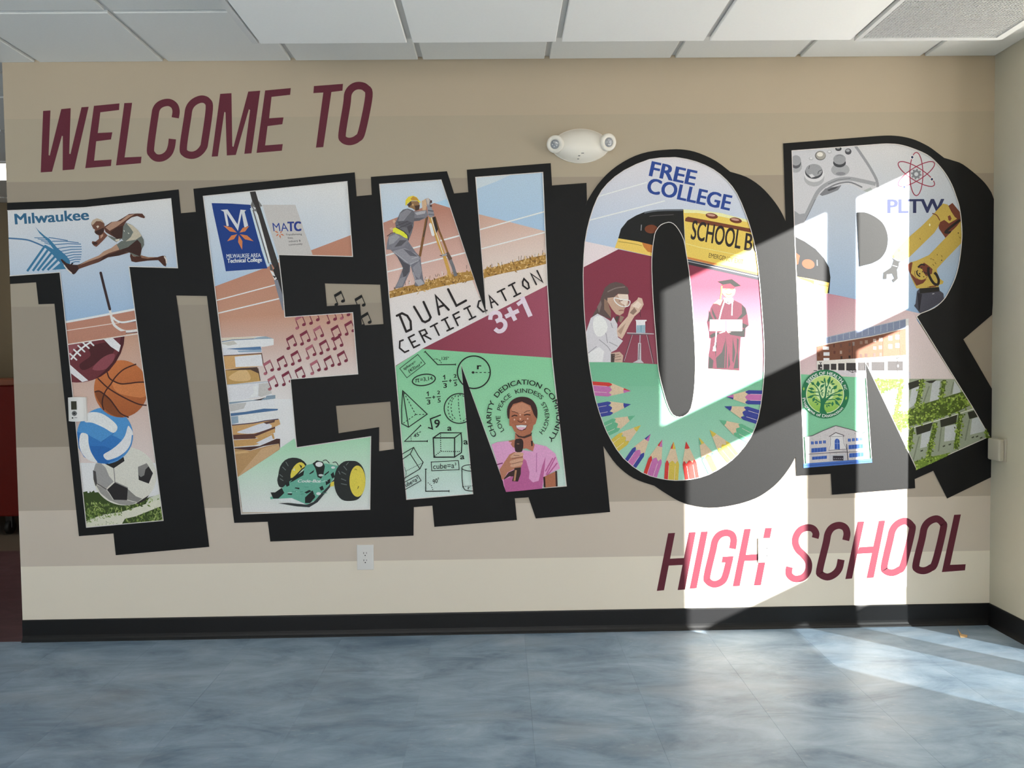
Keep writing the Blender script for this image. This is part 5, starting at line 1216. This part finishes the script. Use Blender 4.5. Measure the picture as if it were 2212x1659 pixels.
for x, y, r in ((1000, 880, 14), (1048, 845, 10), (1085, 855, 12), (1110, 870, 14), (1070, 930, 10), (1376, 650, 10), (1300, 555, 8), (1660, 185, 10), (1030, 785, 12), (965, 825, 10)): q.ell(x, y, r, r, DK, n=10)
for a, c in (((1000, 270), (1016, 295)), ((1225, 715), (1245, 745)), ((1260, 685), (1280, 715)), ((1370, 565), (1385, 595)), ((1180, 625), (1210, 630)), ((1220, 630), (1245, 650)), ((1680, 250), (1695, 275)), ((1130, 1110), (1200, 1100))): q.stroke([a, c], 9, '#5b4a20')
q.stroke([(1165, 1105), (1230, 1095), (1280, 1090)], 22, BR)
q.poly([(1000, 1130), (1330, 1105), (1345, 1170), (1405, 1215), (1420, 1330), (1250, 1440), (1020, 1570), (905, 1425), (930, 1390), (955, 1180)], '#43434F').poly([(1000, 1130), (1330, 1108), (1330, 1180), (1000, 1220)], '#22201F').poly([(960, 1200), (1040, 1230), (1000, 1500), (985, 1540)], '#24222a').stroke([(1215, 1225), (1250, 1218)], 10, '#b9b9bd')
q.ell(1172, 45, 12, 22, '#E5DBB8', n=12).loop(650, 482, 14, 14, 6, '#7d7240', n=12).poly([(535, 580), (550, 545), (580, 620), (540, 610)], '#B06A38')
q.poly([(530, 610), (620, 660), (690, 670), (650, 690), (640, 760), (615, 810), (628, 965), (552, 1032), (522, 985), (565, 955), (530, 880), (440, 890), (435, 970), (375, 972), (380, 860), (515, 770), (540, 700), (555, 650)], '#242425').stroke([(535, 735), (622, 760)], 12, '#77777A')
q.build()
q = Paint(R_, 'brick_school', 'brick school block with glazed top floor').f(1700, 640)
q.poly([(368, 515), (1420, 272), (1428, 378), (1160, 452), (1000, 482), (600, 542), (372, 582)], '#78819A')
for k in range(15):
    t = k/14; x = 372+1050*t; y0 = 515-243*t; q.stroke([(x, y0), (x, y0+62+38*t)], 5, '#A7AEB9')
q.stroke([(368, 515), (1420, 272)], 8, '#9AA1AF')
q.poly([(356, 600), (600, 552), (1000, 482), (1160, 447), (1420, 380), (1424, 702), (780, 748), (358, 772)], '#6C4637').poly([(1150, 450), (1420, 380), (1424, 702), (1150, 720)], '#754B3B').stroke([(356, 596), (600, 548), (1000, 480), (1160, 445), (1420, 380)], 9, '#C3BCB4')
q.poly([(1418, 272), (1452, 266), (1458, 905), (1426, 905)], '#CFCFD0').poly([(356, 772), (780, 746), (1440, 700), (1440, 905), (356, 885)], '#CDC9C5')
for x0, x1, y0, y1 in ((370, 420, 815, 878), (437, 508, 811, 878), (524, 590, 806, 880), (612, 688, 801, 884), (708, 822, 796, 888), (848, 980, 790, 888), (1010, 1166, 784, 888), (1200, 1386, 774, 888)): q.rect(x0, y0, x1, y1, '#3A3738')
for x, y, w, h, c in ((370, 680, 22, 38, '#5a342a'), (430, 602, 70, 36, '#D5D5D8'), (436, 668, 72, 42, '#C9CBD0'), (436, 738, 70, 28, '#D5D5D8'), (555, 570, 14, 40, '#4a2d26'), (556, 652, 24, 36, '#5a342a'), (632, 570, 26, 40, '#5F4038'), (632, 650, 26, 38, '#9a8478'), (640, 716, 22, 34, '#372521'), (735, 556, 26, 40, '#594038'), (782, 545, 26, 46, '#7d6f6a'), (735, 632, 24, 40, '#5F4038'), (736, 708, 24, 34, '#2f2220'), (870, 535, 32, 38, '#7d6458'), (930, 525, 36, 40, '#8C7468'), (870, 690, 28, 38, '#4c3a36'), (930, 685, 30, 40, '#4c3a36'), (1028, 508, 38, 40, '#9C8A80'), (1098, 495, 44, 42, '#A99A92'), (1030, 600, 36, 36, '#b59a8a'), (1098, 590, 36, 40, '#C0A898'), (1030, 680, 30, 40, '#574642'), (1102, 675, 32, 42, '#5f4e4a'), (1212, 475, 46, 52, '#C9D2DA'), (1295, 460, 48, 54, '#8FB0D4'), (1212, 572, 46, 52, '#D3D8DC'), (1295, 560, 48, 54, '#9AB8D8')):
    q.rect(x, y, x+w, y+h, c)
q.stroke([(780, 560), (780, 745)], 8, '#4a3029').stroke([(1350, 400), (1355, 700)], 7, '#7a4d3f').stroke([(1148, 455), (1148, 715)], 6, '#6f4536')
q.poly([(318, 885), (640, 885), (1440, 903), (1475, 905), (1478, 1005), (1000, 985), (640, 940), (318, 905)], '#C3BDC4').stroke([(318, 888), (360, 888)], 8, '#4a4548')
q.stroke([(1322, 735), (1318, 922)], 8, '#3b3839').stroke([(1300, 740), (1340, 732)], 10, '#3b3839').ell(1326, 832, 8, 16, '#E6E2E2', n=12).stroke([(402, 800), (402, 822)], 8, '#2b2829').stroke([(388, 785), (402, 802), (416, 785)], 8, '#2b2829').ell(406, 852, 8, 8, '#D9D6D6', n=10)
q.stroke([(735, 888), (782, 912), (830, 890)], 7, '#4a4548').stroke([(782, 885), (782, 915)], 7, '#4a4548').stroke([(824, 870), (824, 912)], 9, '#4a4548').stroke([(1125, 950), (1190, 953)], 7, '#9b959c')
q.build()
q = Paint(R_, 'vine_building', 'pale facade with climbing green vines').f(1812, 780)
q.poly([(395, 210), (1400, 215), (1840, 905), (915, 1320), (430, 300)], '#939A88')
q.poly([(395, 210), (840, 210), (830, 1080), (420, 300)], '#C2C4BA')  # sunlit side of the facade: sun patch painted in as a paler colour
for pp in ([(870, 330), (962, 300), (922, 512), (828, 572)], [(1120, 236), (1212, 236), (1190, 462), (1084, 492)], [(1380, 236), (1480, 380), (1358, 395)], [(990, 862), (1102, 830), (1062, 1020), (970, 1042)], [(1268, 782), (1422, 750), (1392, 942), (1258, 962)], [(1590, 692), (1692, 660), (1765, 832), (1568, 882)], [(590, 450), (700, 400), (660, 640), (610, 600)], [(770, 260), (830, 250), (820, 560), (730, 640)], [(760, 890), (825, 870), (825, 1020), (800, 1000)]):
    q.poly(pp, '#B9BDC0')
for pp in ([(828, 262), (982, 216), (972, 292), (840, 345)], [(918, 790), (1125, 728), (1092, 832), (930, 884)], [(1208, 690), (1415, 638), (1402, 742), (1218, 792)], [(1538, 612), (1622, 588), (1695, 655), (1560, 694)], [(1030, 240), (1170, 225), (1120, 262), (1080, 262)]):
    q.poly(pp, '#33332A')
q.poly([(552, 360), (715, 300), (700, 385), (590, 450), (560, 440)], '#8E928A').poly([(730, 845), (830, 810), (830, 870), (760, 905)], '#8E928A')  # eaves within the sun patch, sunlight put into their lighter colour
for a, c in (((1080, 300), (1010, 500)), ((960, 900), (890, 1180)), ((1225, 800), (1190, 1080)), ((1560, 700), (1510, 950)), ((1370, 250), (1340, 390))): q.stroke([a, c], 14, '#767D6C')
for x, y in ((1255, 1015), (1325, 995), (990, 1070), (1600, 910), (1650, 900), (1700, 915)): q.poly([(x-16, y), (x+14, y-14), (x+16, y+4), (x-12, y+14)], '#474C3F')
q.stroke([(700, 850), (1000, 762), (1300, 672), (1605, 572)], 9, '#D8DACF')
VG = ['#6C8434', '#8CA344', '#556A28', '#A3B55C', '#43521f', '#7E953D']
band = [(815, 595), (1000, 515), (1250, 438), (1485, 362), (1580, 525), (1400, 612), (1100, 712), (815, 785)]
q.poly(band, '#4A5A24'); q.blades(band, 260, 40, 13, VG, 21, (20, 80))
up = [(420, 215), (780, 215), (750, 300), (560, 352), (500, 400), (455, 300)]
q.poly(up, '#4A5A24'); q.blades(up, 90, 38, 12, VG, 22, (20, 80))
dn = [(640, 660), (820, 600), (820, 790), (720, 835), (690, 800)]
q.poly(dn, '#4A5A24'); q.blades(dn, 70, 38, 12, VG, 23, (20, 80))
for a, c, w, n, sd in (((1000, 225), (930, 560), 34, 60, 24), ((1262, 225), (1220, 460), 32, 46, 25), ((875, 800), (835, 1070), 34, 54, 26), ((1155, 735), (1065, 1170), 36, 84, 27), ((1455, 635), (1395, 1050), 36, 80, 28), ((745, 300), (680, 650), 30, 52, 29), ((1760, 820), (1775, 920), 24, 20, 30)):
    ar = [(a[0]-w, a[1]), (a[0]+w, a[1]), (c[0]+w, c[1]), (c[0]-w, c[1])]
    q.poly([(a[0]-w*.7, a[1]), (a[0]+w*.7, a[1]), (c[0]+w*.7, c[1]), (c[0]-w*.7, c[1])], '#4F5F28'); q.blades(ar, n, 30, 10, VG, sd, (20, 80))
bo = [(900, 1200), (1060, 1150), (1220, 1120), (1330, 1090), (1300, 1130), (1000, 1275), (930, 1300)]
q.poly(bo, '#6C8434'); q.blades(bo, 70, 32, 10, VG, 31, (20, 80))
q.build()
q = Paint(R_, 'health_seal', 'round green tree seal lettered SEEDS OF HEALTH, INC').f(1700, 760, 7.373)
GS = '#256B49'
q.ell(610, 672, 380, 388, GS, n=64)
q.ell(606, 676, 294, 298, ('#A9C476', '#7FB04A', (606, 560), (606, 960)), n=56).ell(606, 640, 150, 150, '#B9D0A0', n=40)
q.loop(606, 676, 297, 301, 9, '#D3E5C4', n=56)
q.poly([(520, 990), (535, 850), (530, 760), (500, 640), (520, 650), (560, 740), (600, 700), (615, 560), (640, 560), (625, 700), (620, 740), (690, 680), (720, 690), (640, 770), (595, 840), (600, 920), (640, 990)], GS, sm=2)
for pts in ([(520, 650), (470, 560), (380, 480)], [(615, 580), (610, 480), (600, 420)], [(635, 570), (680, 470), (690, 400)], [(500, 640), (420, 640), (330, 620)], [(510, 700), (420, 690), (330, 730)], [(690, 690), (780, 650), (890, 610)], [(700, 700), (800, 680), (880, 690)], [(640, 770), (760, 760), (840, 860)], [(540, 600), (545, 540), (600, 520)], [(700, 660), (720, 590), (790, 560)], [(535, 810), (450, 760)], [(600, 830), (700, 820)]): q.stroke(pts, 15, GS, sm=3)
for c, t_, w in (((440, 530), (380, 480), 24), ((600, 490), (595, 405), 17), ((650, 520), (685, 385), 25), ((600, 500), (530, 460), 17), ((690, 510), (740, 440), 18), ((700, 515), (770, 510), 17), ((500, 560), (490, 460), 34), ((540, 570), (600, 525), 16), ((440, 600), (340, 575), 22), ((440, 660), (325, 610), 22), ((430, 700), (320, 735), 22), ((440, 720), (410, 800), 24), ((690, 600), (675, 540), 15), ((740, 600), (800, 530), 30), ((800, 640), (890, 595), 22), ((790, 680), (885, 695), 22), ((760, 740), (880, 760), 26), ((760, 780), (835, 855), 24), ((730, 790), (720, 870), 22), ((640, 830), (700, 810), 13), ((640, 840), (690, 870), 13), ((630, 840), (640, 895), 12), ((490, 800), (430, 805), 13), ((495, 790), (450, 750), 12), ((500, 810), (470, 855), 13), ((530, 650), (580, 590), 13), ((540, 660), (590, 650), 11), ((545, 670), (575, 700), 11), ((680, 650), (650, 610), 11), ((670, 660), (630, 655), 11), ((675, 680), (630, 700), 12)):
    q.leaf(c, t_, w, GS)
q.leaf((265, 620), (270, 555), 16, '#86B04C').leaf((935, 770), (950, 705), 18, '#86B04C')
q.arc('SEEDS OF HEALTH,', 608, 676, 312, 147, 32, 50, '#D6DFDC', .016).arc('INC', 608, 676, 318, 26, 12, 40, '#D6DFDC', .0)
q.arc('Programs of Distinction', 608, 674, 368, 190, 322, 46, '#D6DFDC', .012, inside=True)
q.build()
q = Paint(R_, 'gabled_school', 'line drawn gabled school front with blue windows').f(1640, 840)
q.poly([(545, 572), (640, 556), (760, 500), (915, 438), (1110, 490), (1230, 532), (1282, 508), (1290, 560), (1300, 850), (560, 890)], '#BEB9BC')
q.blades([(600, 580), (915, 450), (1250, 540), (1270, 840), (590, 870)], 120, 14, 3, ['#8f8a8e', '#9d979b', '#D3D0D2', '#7f797d'], 41, (0, 90))
q.stroke([(545, 575), (640, 558), (760, 502), (915, 440), (1110, 490), (1232, 534), (1282, 510)], 8, '#55505a')
q.poly([(850, 566), (915, 522), (1008, 560), (1025, 640), (1044, 722), (828, 745)], '#CBC9CC').stroke([(835, 570), (915, 522), (1010, 556), (1005, 575)], 9, '#4b464c').stroke([(850, 570), (1000, 568)], 5, '#6b666c').stroke([(852, 575), (848, 680), (830, 740)], 5, '#77727a').stroke([(1002, 575), (1012, 650), (1045, 720)], 5, '#77727a')
WB = '#3354A0'
for x, y in ((618, 628), (666, 624), (714, 620), (763, 616), (1060, 594), (1108, 590), (1154, 586), (1200, 582)): q.rect(x, y, x+33, y+36, WB); q.stroke([(x+16, y), (x+16, y+36)], 3, '#8fa3cf')
for x0, y0, x1, y1 in ((624, 705, 802, 756), (1068, 666, 1240, 716), (632, 806, 808, 842), (1076, 765, 1246, 815)):
    q.poly([(x0, y0+6), (x1, y0-8), (x1, y1-8), (x0, y1+6)], WB)
    for k in range(1, 5): q.stroke([(x0+(x1-x0)*k/5, y0), (x0+(x1-x0)*k/5, y1)], 3, '#6f89c4')
q.poly([(902, 722), (902, 620), (912, 600), (930, 593), (948, 600), (960, 620), (964, 722)], WB).stroke([(932, 600), (934, 722)], 4, '#8fa3cf').stroke([(904, 652), (962, 652)], 4, '#8fa3cf')
q.stroke([(590, 780), (840, 765), (1290, 745)], 8, '#6a656c').stroke([(828, 735), (1045, 720)], 7, '#6a656c').stroke([(830, 760), (1045, 745)], 6, '#8a858c')
q.poly([(835, 790), (1030, 770), (1040, 850), (840, 865)], '#AFAFB8').rect(880, 800, 1006, 856, '#332F3A')
for k in range(5): q.stroke([(890+24*k, 832), (902+24*k, 832)], 6, '#B5B2BA')
q.stroke([(1044, 660), (1062, 870)], 9, '#3a363d')
q.poly([(530, 893), (700, 880), (1345, 832), (1350, 880), (530, 945)], '#4467AE').stroke([(535, 918), (1345, 862)], 10, '#2f4d95')
q.build()
R_out = ([(1691.8, 309.8)] + spline([(1897, 293.6), (1924, 292.7), (1951, 295.4), (1978, 302.6), (2005.5, 316), (2023.6, 328.8), (2039, 340.6)], False, 3)
         + spline([(2039.5, 341), (2059.7, 347), (2080, 355), (2112, 380), (2134, 403.5), (2155, 440)], False, 3)
         + [(2155, 655), (2143, 680), (2081, 733), (2146, 839.7), (2152, 850), (2150, 940), (2148, 1031), (2046, 1077), (2016, 1017), (1976, 1035), (1977, 1054.5), (1797.3, 1068.8), (1794.6, 1023.5), (1720.8, 1028), (1697, 478)])
frame(R_, R_out, [R_face], [R_cnt]); edge(R_, [R_face], 1.6)
# ------------------------------------------------------------------ fittings on the walls
def lathe(name, axis_o, axis_d, prof, mat, parent, n=28):
    """surface of revolution: prof = (distance along axis, radius)"""
    d = Vector(axis_d).normalized(); a = d.cross(Vector((0, 0, 1)))
    a = a.normalized() if a.length > 1e-5 else Vector((1, 0, 0)); c = d.cross(a)
    V, Fc = [], []
    for t, r in prof:
        for i in range(n):
            w = 2*math.pi*i/n
            V.append(Vector(axis_o)+d*t+(a*math.cos(w)+c*math.sin(w))*r)
    for j in range(len(prof)-1):
        for i in range(n):
            Fc.append((j*n+i, j*n+(i+1) % n, (j+1)*n+(i+1) % n, (j+1)*n+i))
    Fc.append(tuple(range(n))); Fc.append(tuple((len(prof)-1)*n+i for i in range(n)))
    o = mesh_obj(name, V, Fc, mat, parent)
    for p in o.data.polygons: p.use_smooth = len(p.vertices) == 4
    return o

# emergency light
c0 = on_y(1253.5, 316.3)
em = thing('emergency_light', 'ivory oval emergency light with two swivelling lamp heads on the wall', 'light', (c0.x, -.001, c0.z))
HW, HH, DP = .142, .079, .062
V, Fc = [], []
nu, nv = 36, 14
for i in range(nu+1):
    u = -1+2*i/nu
    hh = HH*(max(0.0, 1-u*u))**.62
    for j in range(nv+1):
        v = -1+2*j/nv
        dep = DP*(1-abs(u)**3.2)*(1-abs(v)**2.4)**.75 if abs(v) < 1 else 0
        dep = max(dep, 0)
        V.append((c0.x+HW*u, -.002-.006*(1-abs(u)**8)-dep*(.9 if abs(v) > .15 else .9), c0.z+hh*v))
for i in range(nu):
    for j in range(nv):
        Fc.append((i*(nv+1)+j, (i+1)*(nv+1)+j, (i+1)*(nv+1)+j+1, i*(nv+1)+j+1))
o = mesh_obj('housing', V, Fc, M['ivory_plastic'], em, smooth=True)
oo = [(c0.x+HW*1.01*u, 0, c0.z+HH*1.02*s*(max(0, 1-u*u))**.62) for s in (1, -1) for u in ([-1+2*i/24 for i in range(25)] if s > 0 else [1-2*i/24 for i in range(25)])]
n_ = len(oo)
mesh_obj('back_plate', oo+[(x, -.009, z) for x, y, z in oo], [tuple(range(n_)), tuple(range(n_, 2*n_))]+[(i, (i+1) % n_, n_+(i+1) % n_, n_+i) for i in range(n_)], M['ivory_plastic'], em)
for px_, py_, dx, dz in ((1199.5, 311.5, -.34, -.30), (1313.5, 307.5, .42, -.22)):
    h0 = on_y(px_, py_, -.045)
    d = Vector((dx, -1, dz)).normalized()
    org = h0 - d*.030
    hd = lathe('lamp_head', org, d, [(-.012, .018), (-.006, .030), (.004, .037), (.020, .0405), (.034, .0405), (.040, .0385), (.0405, .024), (.037, .022)], M['ivory_plastic'], em)
    ln = lathe('lens', org+d*.0372, d, [(0, .0215), (.0022, .0205), (.0036, .012), (.0040, .001)], M['lens'], hd)
    side = d.cross(Vector((0, 0, 1))).normalized(); upv = side.cross(d)
    for k in range(5):
        a = k*2*math.pi/5
        lathe('led', org+d*.0400+side*(.011*math.cos(a))+upv*(.011*math.sin(a)), d, [(0, .0028), (.0012, .002)], M['white_plastic'], hd, 8)
    lathe('knob', org+d*.012+side*(.039 if dx < 0 else -.039)*(-1), side*(1 if dx > 0 else -1), [(0, .007), (.006, .006), (.007, .003)], M['ivory_plastic'], hd, 12)
    lathe('neck', (h0.x*.82+c0.x*.18, -.004, h0.z), (0, -1, 0), [(0, .020), (.030, .019)], M['ivory_plastic'], em)
for px_, py_, w, h in ((1249, 341.7, .010, .0035), (1256, 337, .013, .003), (1247.5, 347, .009, .0025)):
    z0 = on_y(px_, py_); v = (z0.z-c0.z)/HH
    yy = -.002-.006-DP*.9*max(0, (1-abs(v)**2.4))**.75
    box('indicator', (z0.x-w/2, yy-.0016, z0.z-h/2), (z0.x+w/2, yy+.004, z0.z+h/2), M['grey_plastic'], em, .0008, 1)

# duplex wall outlets
def outlet(px0, py0, px1, py1, label):
    a, c = on_y(px0, py1), on_y(px1, py0)
    x0, x1, z0, z1 = a.x, c.x, a.z, c.z; xc, zc = (x0+x1)/2, (z0+z1)/2
    t = thing('wall_outlet', label, 'outlet', (xc, -.0004, z0), 'duplex outlets on the painted wall')
    bm = bmesh.new(); bx(bm, (x0, -.0065, z0), (x1, .0, z1))
    fe = [e for e in bm.edges if all(v.co.y < -.006 for v in e.verts)]
    bmesh.ops.bevel(bm, geom=fe, offset=.0032, segments=3, profile=.6, affect='EDGES')
    bm_obj('cover_plate', bm, M['white_plastic'], t)
    for s in (1, -1):
        zz = zc+s*.0175; pts = []
        for k in range(40):
            w = 2*math.pi*k/40; z = .0172*math.sin(w)
            pts.append((xc+.0172*math.cos(w), max(-.0142, min(.0142, z))+zz))
        n = len(pts)
        V = [(x, -.0060, z) for x, z in pts]+[(x, -.0082, z) for x, z in pts]
        rc = mesh_obj('receptacle', V, [tuple(range(n, 2*n))]+[(i, (i+1) % n, n+(i+1) % n, n+i) for i in range(n)], M['white_plastic'], t)
        box('slot', (xc-.0078, -.0084, zz+.000), (xc-.0054, -.0080, zz+.0085), M['slot'], rc)
        box('slot', (xc+.0054, -.0084, zz+.001), (xc+.0074, -.0080, zz+.0080), M['slot'], rc)
        lathe('ground_hole', (xc, -.0080, zz-.0070), (0, -1, 0), [(0, .0028), (.0004, .0028)], M['slot'], rc, 12)
    lathe('screw', (xc, -.0060, zc), (0, -1, 0), [(0, .0032), (.0010, .0028), (.0013, .001)], M['white_metal'], t, 12)
outlet(772, 1176.4, 807, 1230.5, 'white duplex outlet in shade below the letters E and N')
outlet(1637, 1162, 1673, 1214.8, 'white duplex outlet in sunlight covering part of the word HIGH')

# thermostat
a, c = on_y(151.5, 909), on_y(188, 858)
x0, x1, z0, z1 = a.x, c.x, a.z, c.z; w_, h_ = x1-x0, z1-z0
th = thing('thermostat', 'white wall thermostat with dark screen on the stem of the letter T', 'thermostat', (x0+w_/2, -.0004, z0))
V, Fc = [], []; n = 20
prof = []
for k in range(n+1):
    u = k/n; prof.append((x0+w_*u, .014+.013*math.sin(math.pi*min(1, u*1.05))**.7 if 0 < u < 1 else .012))
def bow(u): return .0022*(1-(2*u-1)**2)
for s in (0, 1):
    for k, (x, d) in enumerate(prof):
        u = k/n; z = (z1+bow(u)) if s else (z0-bow(u))
        V += [(x, 0, z), (x, -d, z)]
m_ = 2*(n+1)
for k in range(n):
    b_ = 2*k
    Fc += [(b_+1, b_+3, m_+b_+3, m_+b_+1), (b_, b_+2, b_+3, b_+1), (m_+b_, m_+b_+1, m_+b_+3, m_+b_+2)]
Fc += [(0, 1, m_+1, m_), (2*n, m_+2*n, m_+2*n+1, 2*n+1)]
mesh_obj('case', V, Fc, M['white_plastic'], th)
sx0, sx1 = x0+w_*.27, x0+w_*.58
boxes('screen_bezel', [((sx0-.003, -.0278, z0+h_*.47), (sx1+.003, -.0245, z0+h_*.87))], M['white_plastic'], th)
box('screen', (sx0, -.0284, z0+h_*.49), (sx1, -.0270, z0+h_*.85), M['lcd'], th)
pad = lathe('button_pad', (x0+w_*.43, -.0255, z0+h_*.33), (0, -1, 0), [(0, .0125), (.0022, .0122), (.0030, .010)], M['grey_plastic'], th, 8)
lathe('button', (x0+w_*.43, -.0280, z0+h_*.33), (0, -1, 0), [(0, .0045), (.0012, .004)], M['slot'], pad, 12)
box('logo_mark', (x0+w_*.28, -.0276, z0+h_*.115), (x0+w_*.36, -.0262, z0+h_*.165), M['slot'], th)
box('logo_text', (x0+w_*.43, -.0276, z0+h_*.135), (x0+w_*.58, -.0266, z0+h_*.155), M['grey_plastic'], th)

# sensor box on the right-hand return
sb = thing('wall_sensor', 'small beige plastic box on the right wall beside the letter R', 'sensor box', (XR-.0004, -.07, .815))
box('backplate', (XR-.008, -.118, .812), (XR, -.018, .924), M['beige_plastic'], sb, .002)
box('cover', (XR-.034, -.112, .816), (XR-.006, -.024, .920), M['beige_plastic'], sb, .008, 4)

# egg-crate air grille in the dropped ceiling
gx0, gx1, gy1, gy0 = CX0+CW*4, CXN-.004, CY, CY-.6
gr = thing('air_grille', 'white square mesh air grille in the dropped ceiling', 'grille', ((gx0+gx1)/2, (gy0+gy1)/2, CZ))
B_ = .022
boxes('frame', [((gx0+.004, gy0+.004, CZ-.003), (gx1, gy0+B_, CZ+.012)), ((gx0+.004, gy1-B_, CZ-.003), (gx1, gy1, CZ+.012)),
                ((gx0+.004, gy0+B_, CZ-.003), (gx0+B_, gy1-B_, CZ+.012)), ((gx1-B_, gy0+B_, CZ-.003), (gx1, gy1-B_, CZ+.012))], M['white_metal'], gr)
sl = []; p_ = .0127; k = 0
while gx0+B_+p_*k < gx1-B_:
    x = gx0+B_+p_*k; sl.append(((x-.0009, gy0+B_, CZ+.001), (x+.0009, gy1-B_, CZ+.0125))); k += 1
k = 0
while gy0+B_+p_*k < gy1-B_:
    y = gy0+B_+p_*k; sl.append(((gx0+B_, y-.0009, CZ+.001), (gx1-B_, y+.0009, CZ+.0125))); k += 1
tag(boxes('mesh_slats', sl, M['white_metal'], gr), kind='stuff')
mesh_obj('duct_liner', [(gx0+.005, gy0+.005, CZ+.0172), (gx1-.005, gy0+.005, CZ+.0172), (gx1-.005, gy1-.005, CZ+.0172), (gx0+.005, gy1-.005, CZ+.0172)], [(0, 1, 2, 3)], M['grid'], gr)

# ------------------------------------------------------------------ beyond the wall's left end
lp = thing('ceiling_light', 'lit square ceiling light in the corridor past the wall end', 'light', (-3.6, 2.085, HC))
boxes('frame', [((-4.19, 1.80, HC-.004), (-3.01, 1.83, HC+.013)), ((-4.19, 2.34, HC-.004), (-3.01, 2.37, HC+.013)), ((-4.19, 1.83, HC-.004), (-4.16, 2.34, HC+.013)), ((-3.04, 1.83, HC-.004), (-3.01, 2.34, HC+.013))], M['white_metal'], lp)
box('diffuser', (-4.16, 1.83, HC-.001), (-3.04, 2.34, HC+.010), M['lamp'], lp)
cb = thing('cabinet', 'red cabinet on black casters glimpsed past the left wall end', 'cabinet', (-4.25, 2.55, 0))
box('body', (-4.90, 2.30, .145), (-3.55, 2.82, 1.165), M['red'], cb, .012)
box('top', (-4.92, 2.28, 1.165), (-3.53, 2.84, 1.212), M['orange_edge'], cb, .006)
for x in (-4.80, -3.86):
    for y in (2.36, 2.76):
        cs = lathe('caster', (x-.018, y, .055), (1, 0, 0), [(0, .046), (.004, .055), (.032, .055), (.036, .046)], M['black_rubber'], cb, 20)
        box('fork', (x-.026, y-.018, .05), (x+.026, y+.018, .147), M['black_rubber'], cs, .004)
# scrap on the floor
P = [on_z(x, y, .0) for x, y in ((2068, 1364.5), (2077, 1372), (2090, 1374), (2089, 1377.5), (2075, 1377.5))]
V = [(p.x, p.y, .0003+h) for p, h in zip(P, (.014, .004, .003, 0, 0))]+[(p.x, p.y, .0018+h) for p, h in zip(P, (.014, .004, .003, 0, 0))]
sc_ = mesh_obj('card_scrap', V, [(0, 1, 2, 3, 4), (9, 8, 7, 6, 5)]+[(i, (i+1) % 5, 5+(i+1) % 5, 5+i) for i in range(5)], M['paper'], None, origin=P[3])
tag(sc_, 'torn scrap of tan card lying on the floor in the right corner', 'scrap')
